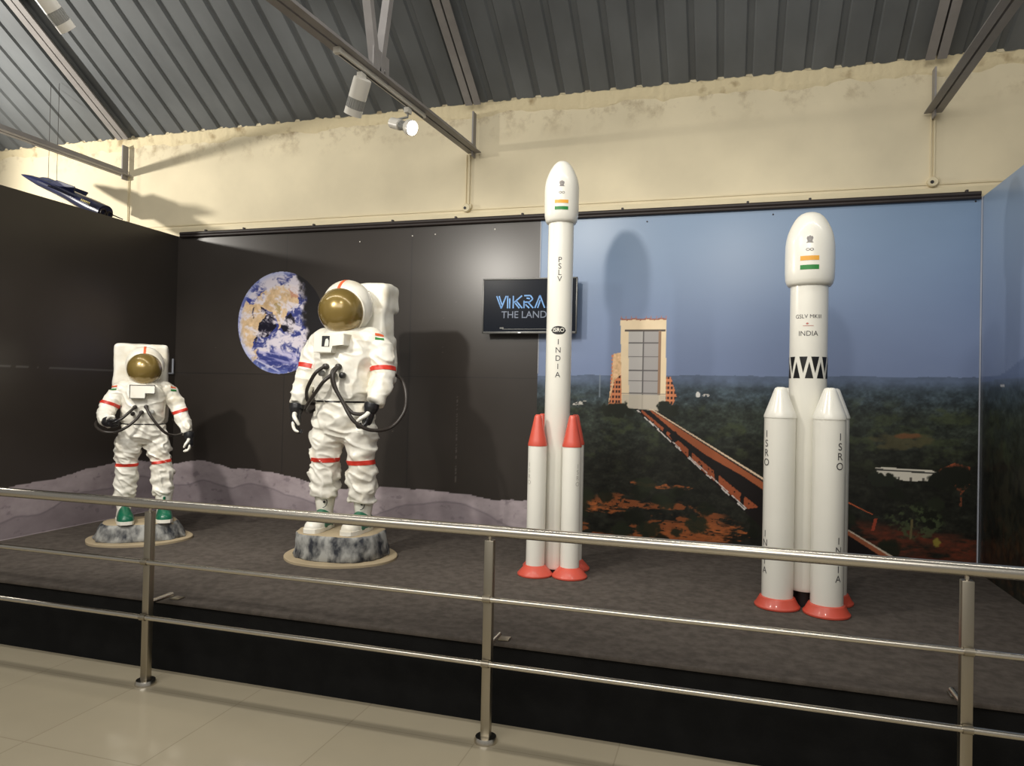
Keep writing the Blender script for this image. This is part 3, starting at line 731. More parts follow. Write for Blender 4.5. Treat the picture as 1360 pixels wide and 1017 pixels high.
def strokes(chars, w, h, xs, z0, th=.011):
    """double-line display capitals drawn as bars"""
    G = {'V': [((0, 1), (.5, 0)), ((1, 1), (.5, 0)), ((.26, 1), (.56, .3))], 'I': [((.4, 0), (.4, 1)), ((.62, 0), (.62, .8))], 'K': [((.05, 0), (.05, 1)), ((.12, .45), (.95, 1)), ((.35, .6), (1, 0)), ((.25, .42), (.7, 0))],
         'R': [((.05, 0), (.05, .6)), ((.05, 1), (.7, 1)), ((.7, 1), (.95, .72)), ((.95, .72), (.6, .48)), ((.05, .48), (.6, .48)), ((.45, .48), (1, 0)), ((.2, .3), (.6, 0)), ((.3, .8), (.65, .75))],
         'A': [((0, 0), (.5, 1)), ((.5, 1), (1, 0)), ((.28, 0), (.54, .62))], 'M': [((0, 0), (.1, 1)), ((.1, 1), (.5, .3)), ((.5, .3), (.9, 1)), ((.9, 1), (1, 0))]}
    out = []
    for i, ch in enumerate(chars):
        for (ax, az), (bx, bz_) in G[ch]:
            a = Vector((xs[i]+ax*w, z0+az*h)); b = Vector((xs[i]+bx*w, z0+bz_*h)); d = (b-a).normalized(); n = Vector((-d.y, d.x))*th/2
            bm = bmesh.new(); bm.faces.new([bm.verts.new((p.x, p.y, 0)) for p in (a-n, b-n, b+n, a+n)]); out.append(bm)
    return out
flat_text(strokes('VIKRAM', .080, .100, (-.272, -.211, -.136, -.046, .048, .150), -.018), -.0058, M['glow_blue'], 'title_lettering', scn)
flat_text([shift(text_polys('THE', .079, .0004), -.158, -.072)], -.0058, M['glow_grey'], 'subtitle_lettering', scn)
flat_text([shift(text_polys('LANDER', .079, .0004), .086, -.072)], -.0058, M['glow_grey'], 'subtitle_lettering', scn)
flat_text([rect_bm(.52, .004, .04, -.185), rect_bm(.034, .012, -.225, -.176)], -.0058, M['tv_edge'], 'progress_bar', scn)
flat_text([rect_bm(.022, .007, -.075, -.2135)], -.0128, M['glow_white'], 'badge', bz)
mb = MB(); mb.box((0, .053, -.01), (.3, .054, .24), bevel=.004); mb.build('wall_bracket', M['dark_pipe'], tv)

# ------------------------------------------------------------------ rockets
def prof_fn(prof):
    zs = [z for r, z in prof]; rr = [r for r, z in prof]
    return lambda z: float(np.interp(z, zs, rr))
def emblem(w):
    """small grey crest: three-headed capital on a base, with a word line below"""
    out = []
    for k in (-1, 0, 1): out.append(ellipse_bm(.17*w, .26*w, k*.24*w, .42*w+(0.10*w if k == 0 else 0)))
    out.append(rect_bm(.62*w, .34*w, 0, .08*w)); out.append(rect_bm(.85*w, .10*w, 0, -.14*w))
    return out
def ring_pair(w, z):
    out = []
    for s in (-1, 1):
        bm = bmesh.new(); n = 18
        a = [bm.verts.new((s*.24*w+.25*w*math.cos(2*PI*i/n), z+.19*w*math.sin(2*PI*i/n), 0)) for i in range(n)]
        b = [bm.verts.new((s*.24*w+.17*w*math.cos(2*PI*i/n), z+.11*w*math.sin(2*PI*i/n), 0)) for i in range(n)]
        for i in range(n): bm.faces.new((a[i], a[(i+1) % n], b[(i+1) % n], b[i]))
        out.append(bm)
    out.append(rect_bm(.12*w, .06*w, 0, z)); return out
def booster(root, x, y, az, rb, h, hc, rtop, rf, fh, cone_m, texts):
    """strap-on booster: tube, nose cone, flared foot, lettering"""
    mb = MB(); mb.lathe([(rb*.96, .012), (rb, .03), (rb, h)], (x, y, 0), 40); b = mb.build('booster', M['white'], root)
    mb = MB()
    pr = [(rb*1.035, h-.006), (rb*1.04, h+.004), (rb*.93, h+.03)] + [(rb*.93+(rtop-rb*.93)*f, h+.03+(hc-h-.045)*f) for f in (.3, .6, .9, 1)] + [(rtop*.86, hc-.006), (rtop*.55, hc)]
    mb.lathe(pr, (x, y, 0), 36); mb.build('nose_cone', cone_m, b)
    mb = MB(); mb.lathe([(rf*.96, 0), (rf, .004), (rf, .012), (rf*.92, .022), (rb*1.12, fh-.004), (rb*1.0, fh)], (x, y, 0), 40); mb.build('foot_ring', M['red'], b)
    for txt, z0, dz, size, m in texts:
        bms = [shift(text_polys(ch, size), 0, -i*dz) for i, ch in enumerate(txt)]
        wrap(bms, lambda z: rb, az, z0, (x, y)).build('lettering', m, b, smooth=False)
    return b
# --- slim rocket
rk = thing('slim_rocket_model', 'tall slim white rocket model with red booster cones, in front of the television', 'rocket model', (-1.058, 4.580, ZST))
z = lambda v: v-ZST
rc, rfair = .0825, .1105
mb = MB(); mb.lathe([(rc*.9, .03), (rc, .045), (rc, z(2.675))], n=48); core = mb.build('core_tube', M['white'], rk)
fp = [(rc*1.0, z(2.648)), (.094, z(2.650)), (.103, z(2.666)), (.1095, z(2.70)), (.1115, z(2.76)), (.1125, z(2.853)), (.1105, z(2.895)), (.104, z(2.93)), (.093, z(2.963)), (.079, z(2.994)), (.066, z(3.017)), (.053, z(3.034)), (.042, z(3.0455)), (.029, z(3.054)), (.012, z(3.058))]
mb = MB(); mb.lathe(fp, n=48); fair = mb.build('payload_fairing', M['white'], rk, angle=60)
ff = prof_fn(fp); AZ = R(12.5)
wrap(emblem(.040), ff, AZ, z(2.873)).build('crest_print', M['crest'], fair, smooth=False)
fair_i = wrap(ring_pair(.040, 0), ff, AZ, z(2.826)).build('logo_print', M['crest'], fair, smooth=False)
wrap([rect_bm(.088, .021)], ff, AZ, z(2.770)).build('saffron_stripe', M['saffron'], fair, smooth=False)
wrap([rect_bm(.088, .021)], ff, AZ, z(2.728)).build('green_stripe', M['green'], fair, smooth=False)
cr = lambda v: rc
wrap([shift(text_polys(ch, .050), 0, -i*.041) for i, ch in enumerate('PSLV')], cr, AZ-R(2), z(2.400)).build('name_lettering', M['ink'], core, smooth=False)
wrap([shift(text_polys(ch, .050), 0, -i*.0525) for i, ch in enumerate('INDIA')], cr, AZ-R(2), z(1.873)).build('country_lettering', M['ink'], core, smooth=False)
bd = wrap([ellipse_bm(.050, .027)], cr, AZ-R(2), z(1.949)).build('oval_badge', M['black'], core, smooth=False)
wrap([text_polys('ISRO', .036, .0004, .008)], cr, AZ-R(2), z(1.950), off=.002).build('badge_lettering', M['white'], bd, smooth=False)
for (bx, by) in ((-.0964, -.122), (.122, -.0964), (.0964, .122), (-.122, .0964)):
    booster(rk, bx, by, math.atan2(bx, -by), .0595, z(1.215), z(1.408), .024, .112, .066, M['red'], [('ISRO', z(1.09), .037, .038, M['ink_pale'])])
mb = MB(); mb.lathe([(.055, 0), (.05, .05)], n=24)
mb.build('support_core', M['black'], rk)
# --- heavy rocket
rk2 = thing('heavy_rocket_model', 'shorter stout white rocket model with white boosters and a black triangle band, at right', 'rocket model', (.4335, 4.380, ZST))
rc, rfair = .1005, .1325
mb = MB(); mb.lathe([(rc*.9, .09), (rc, .11), (rc, z(2.21))], n=56); core = mb.build('core_tube', M['white'], rk2)
fp = [(rc, z(2.178)), (.113, z(2.180)), (.122, z(2.192)), (.129, z(2.213)), (.132, z(2.26)), (.1325, z(2.34)), (.131, z(2.41)), (.127, z(2.443)), (.120, z(2.474)), (.110, z(2.502)), (.098, z(2.528)), (.084, z(2.553)), (.069, z(2.573)), (.052, z(2.587)), (.034, z(2.595)), (.014, z(2.597))]
mb = MB(); mb.lathe(fp, n=56); fair = mb.build('payload_fairing', M['white'], rk2, angle=60)
ff = prof_fn(fp); AZ = R(-7)
wrap(emblem(.042), ff, AZ+R(1), z(2.412)).build('crest_print', M['crest'], fair, smooth=False)
wrap(ring_pair(.042, 0), ff, AZ+R(1), z(2.367)).build('logo_print', M['crest'], fair, smooth=False)
wrap([rect_bm(.099, .025)], ff, AZ+R(1), z(2.320)).build('saffron_stripe', M['saffron'], fair, smooth=False)
wrap([rect_bm(.099, .025)], ff, AZ+R(1), z(2.270)).build('green_stripe', M['green'], fair, smooth=False)
cr = lambda v: rc
wrap([text_polys('GSLV MKIII', .0305, 0, .01)], cr, AZ, z(2.001)).build('name_lettering', M['ink'], core, smooth=False)
wrap([rect_bm(.056, .0025, 0, -.008), ellipse_bm(.007, .005, -.005, .004)], cr, AZ, z(1.958)).build('red_mark', M['ink_red'], core, smooth=False)
wrap([text_polys('INDIA', .039, 0, .01)], cr, AZ, z(1.906)).build('country_lettering', M['ink'], core, smooth=False)
tris = []
nt_ = 10; pw = 2*PI*rc/nt_; hh = .060
for k in range(nt_):
    x0 = k*pw; g = .0095
    tris.append(tri_bm([(x0-pw/2+g, hh), (x0+pw/2-g, hh), (x0, -hh+g*3.0)]))
    tris.append(tri_bm([(x0+g, -hh), (x0+pw-g, -hh), (x0+pw/2, hh-g*3.0)]))
wrap(tris, cr, AZ+R(-13), z(1.719)).build('triangle_band', M['black'], core, smooth=False)
for (bx, by) in ((-.150, -.0975), (.0975, -.150), (.150, .0975), (-.0975, .150)):
    booster(rk2, bx, by, math.atan2(bx, -by), .0835, z(1.443), z(1.608), .034, .121, .060, M['white'], [('ISRO', z(1.345), .052, .056, M['ink']), ('INDIA', z(.795), .050, .052, M['ink'])])
mb = MB(); mb.lathe([(.07, 0), (.065, .1)], n=24)
mb.build('support_core', M['black'], rk2)

# ------------------------------------------------------------------ astronauts
def fold_fn(amp, freq, seed, knee=None):
    rnd = random.Random(seed); ph = [rnd.uniform(0, 6.28) for _ in range(6)]
    def f(L, a):
        w = 2*PI*freq*L
        v = math.sin(w+1.3*math.sin(a+ph[0])+ph[1])*.55+math.sin(w*1.7+1.9*math.sin(a*2+ph[2])+ph[3])*.35
        v += .6*noise.noise((math.cos(a)*1.4+seed, math.sin(a)*1.4, L*freq*1.2))
        return 1+amp*v
    return f
def hand(root, wrist, direction, palm_n, side, curl, spread, white, name='glove'):
    """palm, five separate bent fingers and a thumb leaving the side of the palm; side=+1 thumb along +x of the palm frame"""
    w = Vector(wrist); d = Vector(direction).normalized(); n = Vector(palm_n); n = (n-d*n.dot(d)).normalized(); x = d.cross(n)*side
    P = lambda a, b, c: w+x*a+d*b+n*c
    mb = MB()
    mb.tube([P(0, -.055, 0), P(0, -.02, 0), P(0, .01, 0)], [.052, .050, .040], 20)
    mb.tube([P(0, -.01, 0), P(.0, .03, .002), P(.0, .07, .004), P(.0, .095, .006)], [.032, .037, .036, .026], 18, smooth=3)
    mb.tube([P(-.024, .02, 0), P(-.026, .06, .002), P(-.026, .09, .004)], [.018, .02, .017], 12)
    mb.tube([P(.024, .02, 0), P(.026, .06, .002), P(.026, .09, .004)], [.018, .02, .017], 12)
    fm = MB()
    for i, (fx, L) in enumerate(((.033, .074), (.011, .084), (-.011, .078), (-.032, .060))):
        p = P(fx, .088, .004); ang = 0; pts = [P(fx*.9, .06, .003), p]
        for s in range(3):
            ang += curl*(.7+.25*s)+.08*i*curl
            v = d*math.cos(ang)+n*math.sin(ang)+x*fx*spread
            p = p+v.normalized()*L*(.42, .32, .26)[s]; pts.append(p)
        tgt = fm if (i in white) else mb
        tgt.tube(pts, [.0125, .0125, .0115, .0105, .0085], 10, smooth=3)
        tgt.ball(pts[-1], .0085, 10, 8)
    tp = [P(.022, .015, .004), P(.050, .040, .014), P(.060, .068, .026+.02*curl), P(.050, .094, .038+.03*curl)]
    tgt = fm if ('t' in white) else mb
    tgt.tube(tp, [.018, .0155, .0135, .0105], 10, smooth=3); tgt.ball(tp[-1], .0105, 10, 8)
    me = voxel(mb, .0042, 2); finish(me, True, 180); g = link(name, me, M['glove'], root)
    me = voxel(fm, .0034, 2); finish(me, True, 180); link('fingers', me, M['white'], g)
    return g
def astronaut(label, loc, rz, scale, J, seed):
    root = thing('astronaut_statue', label, 'statue', loc, rz, 'white astronaut statues')
    body = bpy.data.objects.new('figure_root', None)
    SC = Matrix.Scale(scale, 4)
    zb = J['base_h']
    def T(me):   # scale the figure and stand it on the rock
        me.transform(Matrix.Translation((0, 0, zb)) @ SC); me.update(); return me
    made = []
    # ---- suit
    mb = MB(); rs = []
    fo = fold_fn(.022, 9, seed)
    tors = [(.865, .150, .135, 0), (.885, .198, .155, 0), (.915, .206, .160, 0), (.96, .222, .172, 0), (1.02, .226, .178, 0), (1.10, .222, .182, 0), (1.18, .226, .186, .0), (1.26, .228, .184, .005), (1.33, .205, .165, .01), (1.38, .160, .140, .015), (1.42, .115, .115, .015), (1.45, .08, .09, .015)]
    wz, cz = J['waist'], J['crotch']; tw = J['torso_w']
    for zz, a, b, oy in tors:
        zz = wz+(zz-.893)*(1.45-wz)/(1.45-.893); a *= tw; ring = []
        for k in range(40):
            t = 2*PI*k/40; ct, st = math.cos(t), math.sin(t)
            e = .82; q = fo(zz, t)
            ring.append(Vector((a*q*math.copysign(abs(ct)**e, ct), oy+b*q*math.copysign(abs(st)**e, st), zz)))
        rs.append(ring)
    mb.rings(rs)
    rs = []
    for zz, a, b in ((.62, .10, .10), (.67, .165, .14), (.73, .208, .165), (.80, .212, .168), (.86, .204, .160), (.895, .192, .150), (.905, .16, .13)):
        zz = cz+(zz-.67)*(wz-cz)/(.893-.67); a *= (tw+1)/2; ring = []
        for k in range(40):
            t = 2*PI*k/40; q = fold_fn(.03, 7, seed+3)(zz, t)
            ring.append(Vector((a*q*math.cos(t), b*q*math.sin(t), zz)))
        rs.append(ring)
    mb.rings(rs)
    for s in (-1, 1):
        lg = J['legs'][0 if s < 0 else 1]     # hip, thigh, knee, calf, hem
        mb.tube([p[:3] for p in lg], [p[3] for p in lg], 32, smooth=9, fold=fold_fn(.085, 8.0, seed+5*s))
        ar = J['arms'][0 if s < 0 else 1]
        mb.tube([p[:3] for p in ar], [p[3] for p in ar], 30, smooth=9, fold=fold_fn(.055, 10, seed+9*s))
        mb.ball((ar[0][0]*.88, ar[0][1], ar[0][2]-.005), (.112, .108, .095), 20, 12)
    me = voxel(mb, .0075, 3)
    def suit_fold(c):
        w = Vector((noise.noise(c*4+Vector((seed, 3, 0))), noise.noise(c*4+Vector((7, seed, 0))), noise.noise(c*4+Vector((0, 5, seed)))))*.09
        q = c+w
        # creased cloth: ridges of a slanted noise
        r1 = 1-abs(noise.noise((q.x*7+seed, q.y*7, q.z*12+q.x*6)))*2.2
        d = noise.noise((c.x*9+seed, c.y*9, c.z*13))*.010+(max(r1, 0)**2-.35)*.017+noise.noise((c.x*26, c.y*26+seed, c.z*38))*.003
        if c.z > .95: d *= .62
        if c.z > 1.36: d *= .4
        return d
    displace(me, suit_fold)
    bmt = bmesh.new(); bmt.from_mesh(me); bvh = BVHTree.FromBMesh(bmt); bmt.free()
    def add(name, mesh, m, parent=root):
        T(mesh); o = link(name, mesh, m, parent); return o
    # ---- conforming patches on the suit
    def band(c, ax, h, off=.004, n=48, lim=.108):
        c = Vector(c); ax = Vector(ax).normalized(); x = ax.orthogonal().normalized(); y = ax.cross(x)
        b = MB(); rs = []
        for j in range(4):
            ring = []
            for k in range(n):
                a = 2*PI*k/n; d = x*math.cos(a)+y*math.sin(a)
                o = c+ax*(h*(j/3-.5))
                hit = bvh.ray_cast(o, d, lim)[0]
                ring.append((hit+d*off) if hit else o+d*.062)
            rs.append(ring)
        inner = [[p-(p-(c+ax*(h*(j/3-.5)))).normalized()*.012 for p in r] for j, r in ((3, rs[3]), (0, rs[0]))]
        b.rings(rs+inner, closed=True)
        return b.mesh('red_band', True, 60)
    def patch(c, d, up, w, h, off=.004):
        c = Vector(c); d = Vector(d).normalized(); up = Vector(up); x = d.cross(up).normalized(); u = x.cross(d)
        b = MB(); rows = []
        for j in range(5):
            row = []
            for k in range(9):
                o = c+x*w*(k/8-.5)+u*h*(j/4-.5)-d*.3
                hit = bvh.ray_cast(o, d, .8)[0]
                row.append(b.bm.verts.new((hit if hit else o+d*.3)-d*off))
            rows.append(row)
        for p, q in zip(rows, rows[1:]):
            for k in range(8): b.bm.faces.new((p[k], p[k+1], q[k+1], q[k]))
        return b.mesh('patch', True)
    bands = [add('red_band', band(*b, lim=.108 if b[0][2] > .8 else .15), M['band_red']) for b in J['bands']]
    for c, d, up in J['flags']:
        c = Vector(c)
        up = Vector(up); d = Vector(d)
        add('saffron_patch', patch(c+up*.017, d, up, .062, .018), M['orange'])
        add('green_patch', patch(c-up*.017, d, up, .062, .018), M['green'])
    if True:
        rs = []
        b = MB()
        for j in range(2):
            for kk in (0,): pass
        wl = band((0, 0, wz), (0, 0, 1), .012, .001, 64, .4); wl.name = 'belt'
        add('belt', wl, M['black'])
    finish(me, True, 180)
    suit = add('suit', me, M['white_suit'])
    # ---- helmet, visor, collar
    mb = MB(); mb.ball((0, .008, 1.583), (.178, .172, .186), 40, 24)
    mb.tube([(0, .02, 1.36), (0, .02, 1.40), (0, .02, 1.43)], [.17, .162, .13], 36)
    rim = []
    hm = mb.mesh('helmet', True, 60); HT = Matrix.Translation((0, 0, J['head_dz'])); hm.transform(HT); helmet = add('helmet', hm, M['white_suit'])
    mb = MB(); mb.ball((0, -.074, 1.543), (.160, .166, .162), 40, 24); vm_ = mb.mesh('visor'); vm_.transform(HT); add('visor', vm_, M['gold'], helmet)
    mb = MB(); pts = []
    rs = []
    for k in range(41):
        a = 2*PI*k/40
        cc_ = Vector((0, -.068, 1.545)); nrm = Vector((0, -.974, -.225)).normalized(); xx = Vector((1, 0, 0)); yy = nrm.cross(xx)
        pts.append(cc_+xx*.163*math.cos(a)+yy*.166*math.sin(a))
    mb.tube(pts, .0075, 8); vm_ = mb.mesh('visor_rim'); vm_.transform(HT); add('visor_rim', vm_, M['white_suit'], helmet)
    mb = MB(); rs = []
    for k in range(13):
        a = R(30+8.0*k)     # along the crown from the visor top backwards
        for_ = Vector((0, -math.cos(a), math.sin(a)))
        c = Vector((0, .008-.1735*math.cos(a), 1.583+.1875*math.sin(a)))
        rs.append([c+Vector((-.011, 0, 0)), c+Vector((.011, 0, 0)), c+Vector((.011, 0, 0))-for_*.006, c+Vector((-.011, 0, 0))-for_*.006])
    mb.rings(rs); vm_ = mb.mesh('red_stripe'); vm_.transform(HT); add('red_stripe', vm_, M['orange'], helmet)
    # ---- chest box
    mb = MB()
    vs = [(-.115, 1.352), (.105, 1.352), (.105, 1.272), (.02, 1.272), (.02, 1.222), (-.115, 1.222)]
    ft = [mb.bm.verts.new((x, -.238-.06*(1.35-zz), zz)) for x, zz in vs]; bk = [mb.bm.verts.new((x, -.10, zz)) for x, zz in vs]
    mb.bm.faces.new(ft); mb.bm.faces.new(list(reversed(bk)))
    for i in range(6): mb.bm.faces.new((ft[i], bk[i], bk[(i+1) % 6], ft[(i+1) % 6]))
    bmesh.ops.bevel(mb.bm, geom=list(mb.bm.edges), offset=.004, segments=2, affect='EDGES')
    cb = add('chest_box', mb.mesh('chest_box'), M['white_suit'])
    if J['photo_patch']:
        fy = lambda zz: -.2395-.06*(1.35-zz)
        mb = MB(); mb.poly([(-.055, fy(1.335), 1.335), (.002, fy(1.335), 1.335), (.002, fy(1.262), 1.262), (-.055, fy(1.262), 1.262)]); pp = add('photo_patch', mb.mesh('photo_patch', False), M['black'], cb)
        mb = MB(); q = lambda x, zz: (x, fy(zz)-.001, zz)
        mb.poly([q(-.034, 1.265), q(-.004, 1.265), q(-.003, 1.29), q(-.004, 1.305), q(-.014, 1.318), q(-.026, 1.312), q(-.03, 1.295)]); add('pale_figure', mb.mesh('pale_figure', False), M['white'], pp)
    else:
        mb = MB(); pts = [(x, -.240-.06*(1.35-zz), zz) for x, zz in vs]; mb.tube([(x, y, zz) for x, y, zz in pts]+[pts[0]], .0035, 6); add('dark_outline', mb.mesh('dark_outline'), M['ink'], cb)
    # ---- connectors and hoses
    for (x, zz, m) in J['ports']:
        mb = MB(); c = Vector((x, -.188, zz)); mb.lathe([(.021, 0), (.021, .022), (.017, .03), (.008, .034)], c, 18, Matrix.Rotation(R(90), 3, 'X')); add('hose_port', mb.mesh('hose_port'), M[m])
    for h in J['hoses']:
        mb = MB(); mb.tube(h, J['hose_r'], 12, smooth=8); add('hose', mb.mesh('hose'), M['hose'])
    # ---- backpack
    mb = MB()
    for c, s, bv in J['pack']: mb.box(c, s, None, bv, 3)
    pm = voxel(mb, .011, 3)
    displace(pm, lambda c: noise.noise(c*9+Vector((seed, 0, 0)))*.012)
    finish(pm, True, 50); add('backpack', pm, M['white_suit'])
    # ---- gloves
    for hd in J['hands']:
        made.append(hand(root, *hd))
        for o in [made[-1]]+[c for c in bpy.data.objects if c.parent == made[-1]]: T(o.data)
    # ---- boots
    for s in (0, 1):
        fx, fy, ang = J['feet'][s]
        RT = Matrix.Translation((fx, fy, 0)) @ Matrix.Rotation(R(ang), 4, 'Z') @ Matrix.Scale(J['boot_s'], 4)
        def sect(y, w, h, z0=0, k=14):
            return [Vector((w*math.cos(PI*i/k), y, z0+h*max(0, math.sin(PI*i/k))**.8)) for i in range(k+1)]
        secs = [(.085, .030, .05), (.078, .047, .085), (.05, .056, .12), (.0, .058, .125), (-.05, .057, .108), (-.10, .060, .088), (-.15, .062, .072), (-.19, .056, .056), (-.215, .040, .040), (-.225, .020, .022)]
        mb = MB(); mb.rings([sect(y, w, h, .024) for y, w, h in secs]); mb.tube([(0, .012, .10), (0, .012, .17), (0, .01, .25)], [.054, .066, .078], 28)
        m_ = mb.mesh('boot', True, 50); m_.transform(RT); bt = add('boot', m_, M['white_suit'])
        mb = MB(); mb.rings([[Vector((w*1.07*math.cos(2*PI*i/24), y0, 0.0)) if False else p for i, p in enumerate([])] for y, w, h in []]) if False else None
        out = [(.0, .094), (.045, .08), (.062, .04), (.064, -.02), (.064, -.09), (.066, -.15), (.060, -.195), (.042, -.225), (.0, -.236)]
        loop = [(x, y) for x, y in out]+[(-x, y) for x, y in reversed(out[1:-1])]
        mb.rings([[Vector((x, y, zz)) for x, y in loop] for zz in (0.0, .028)]); m_ = mb.mesh('sole', True, 40); m_.transform(RT); add('sole', m_, M['white_suit'], bt)
        mb = MB()
        if J['boot'] == 'saddle':
            ss = [(.075, .051, .092), (.03, .060, .127), (.0, .062, .131), (-.05, .061, .112), (-.112, .064, .088)]
        else:
            ss = [(-.035, .036, .121), (-.06, .054, .113), (-.10, .062, .092), (-.15, .064, .076), (-.19, .058, .060), (-.217, .042, .044), (-.229, .022, .025)]
        mb.rings([sect(y, w+.002, h+.003, .022) for y, w, h in ss])
        if J['boot'] != 'saddle':
            mb.tube([(0, -.045, .128), (0, -.058, .16), (0, -.066, .20)], [.014, .011, .010], 10)
        m_ = mb.mesh('green_panel', True, 60); m_.transform(RT); add('green_panel', m_, M['boot_green'], bt)
        if J['boot'] == 'saddle':
            mb = MB(); mb.lathe([(.0745, .226), (.0775, .229), (.0775, .233), (.0745, .236)], (0, .012, 0), 30)
            pts = []
            for k in range(11):
                a = R(-8+k*20); pts.append((.0, 0, 0))
            arc = []
            for k in range(13):
                tt = R(-90+15*k); u_ = .024*math.cos(tt)*1.2; zz = .188+.036*math.sin(tt)
                aa = R(12)+u_/.074; arc.append((.0755*math.sin(aa), .012-.0755*math.cos(aa), zz))
            mb.tube(arc, .003, 6)
            a2 = R(20); mb.ball((.074*math.sin(a2), .012-.074*math.cos(a2), .19), .009, 10, 8)
            m_ = mb.mesh('black_fastening', True); m_.transform(RT); add('fastening', m_, M['black'], bt)
    # ---- painted rock and base board (real size, not scaled)
    mb = MB(); rs = []
    n = 72
    for f, rr_ in J['rock_prof']:
        ring = []
        for k in range(n):
            a = 2*PI*k/n
            q = 1+.06*noise.noise((math.cos(a)*2+seed, math.sin(a)*2, f*1.5))+.05*noise.noise((math.cos(a)*6+seed, math.sin(a)*6, f*4))
            ex = .75
            ca, sa = math.cos(a), math.sin(a)
            ring.append(Vector((J['rock'][0]*rr_*q*math.copysign(abs(ca)**ex, ca), J['rock'][1]*rr_*q*math.copysign(abs(sa)**ex, sa)+J['rock'][2], .016+f*(zb-.016)+(.012*noise.noise((ca*3*rr_+seed, sa*3*rr_, 3)) if 0 < f < .9 else 0))))
        rs.append(ring)
    mb.rings(rs); rk_me = mb.mesh('rock_base', True, 70); rk_me.materials.append(M['rock']); rk_me.materials.append(M['board'])
    for p_ in rk_me.polygons:
        if p_.normal.z > .8 and p_.center.z > zb*.9: p_.material_index = 1
    link('rock_base', rk_me, None, root)
    mb = MB(); rs = []
    for zz, g in ((0, 1), (.014, 1), (.018, .985)):
        rs.append([Vector((J['board'][0]*g*math.cos(2*PI*k/n)*(1+.05*noise.noise((math.cos(2*PI*k/n)*1.3+seed, math.sin(2*PI*k/n)*1.3, 0))), J['board'][2]+J['board'][1]*g*math.sin(2*PI*k/n)*(1+.06*noise.noise((math.cos(2*PI*k/n)*1.6, math.sin(2*PI*k/n)*1.6+seed, 5))), zz)) for k in range(n)])
    mb.rings(rs); link('base_board', mb.mesh('base_board', True, 30), M['board'], root)
    bpy.data.objects.remove(body)
    return root

J2 = dict(base_h=.188, waist=.893, crotch=.67, torso_w=.95, head_dz=-.022,
    legs=[[(-.105, 0, .80, .112), (-.122, -.01, .66, .116), (-.135, -.02, .48, .098), (-.138, -.01, .38, .104), (-.14, 0, .30, .102), (-.14, .005, .225, .092)],
          [(.105, 0, .80, .112), (.125, 0, .66, .122), (.14, -.01, .48, .100), (.143, 0, .38, .106), (.145, .005, .30, .106), (.145, .01, .20, .094)]],
    arms=[[(-.19, .02, 1.32, .086), (-.248, -.01, 1.22, .080), (-.275, -.05, 1.06, .073), (-.288, -.09, .96, .068), (-.298, -.12, .875, .054)],
          [(.19, .02, 1.33, .090), (.255, .02, 1.24, .086), (.285, .0, 1.07, .080), (.288, -.06, .97, .074), (.275, -.115, .895, .060)]],
    bands=[((-.263, -.032, 1.13), (.15, .2, 1), .032), ((.275, .006, 1.125), (-.1, .1, 1), .032), ((-.134, -.02, .485), (0, 0, 1), .03), ((.139, -.01, .475), (-.05, 0, 1), .03)],
    flags=[((.25, 0, 1.335), (-.55, 1, -.35), (.0, .0, 1))],
    photo_patch=True, hose_r=.0125,
    ports=[(-.045, 1.13, 'hose'), (.05, 1.13, 'hose'), (.012, 1.075, 'lamp_grey'), (.082, 1.072, 'black'), (-.075, 1.085, 'lamp_grey')],
    hoses=[[(-.045, -.215, 1.13), (-.085, -.25, 1.09), (-.135, -.235, 1.03), (-.19, -.19, .955), (-.245, -.06, .88), (-.24, .08, .88), (-.17, .20, .95)],
           [(.012, -.215, 1.075), (-.03, -.245, 1.03), (-.09, -.23, .965), (-.165, -.205, .88), (-.22, -.15, .83), (-.25, .0, .82), (-.18, .19, .92)],
           [(.05, -.215, 1.13), (.035, -.255, 1.09), (.045, -.255, 1.01), (.10, -.24, .91), (.17, -.235, .83), (.215, -.215, .815), (.245, -.19, .82)],
           [(.055, -.215, 1.125), (.045, -.262, 1.07), (.07, -.262, .98), (.12, -.255, .89), (.20, -.25, .77), (.29, -.18, .71), (.37, -.04, .725), (.435, .03, .83), (.435, .06, .95), (.385, .10, 1.05), (.30, .14, 1.09), (.20, .2, 1.05)]],
    pack=[((0, .27, 1.645), (.46, .26, .215), .04), ((0, .235, 1.42), (.44, .20, .30), .03), ((0, .265, 1.20), (.46, .25, .36), .04), ((0, .22, 1.0), (.38, .18, .16), .03)],
    hands=[((-.301, -.135, .815), (.02, -.22, -1), (.75, .1, 0), 1, .42, .6, (0, 't')),
           ((.267, -.15, .835), (-.15, -.22, -1), (-1, -.35, 0), -1, .75, .5, ('t',))],
    feet=[(-.14, .0, 4), (.15, .01, -3)], boot='saddle', boot_s=1.0,
    rock=(.305, .262, .0), rock_prof=((0, 1.0), (.06, 1.03), (.3, 1.0), (.6, .99), (.85, .96), (.96, .93), (1.0, .87), (.995, .3)),
    board=(.40, .345, .0))
astronaut('taller white astronaut statue with backpack and flag patch, nearest the television', (-2.535, 4.45, ZST), R(2), .985, J2, 3)
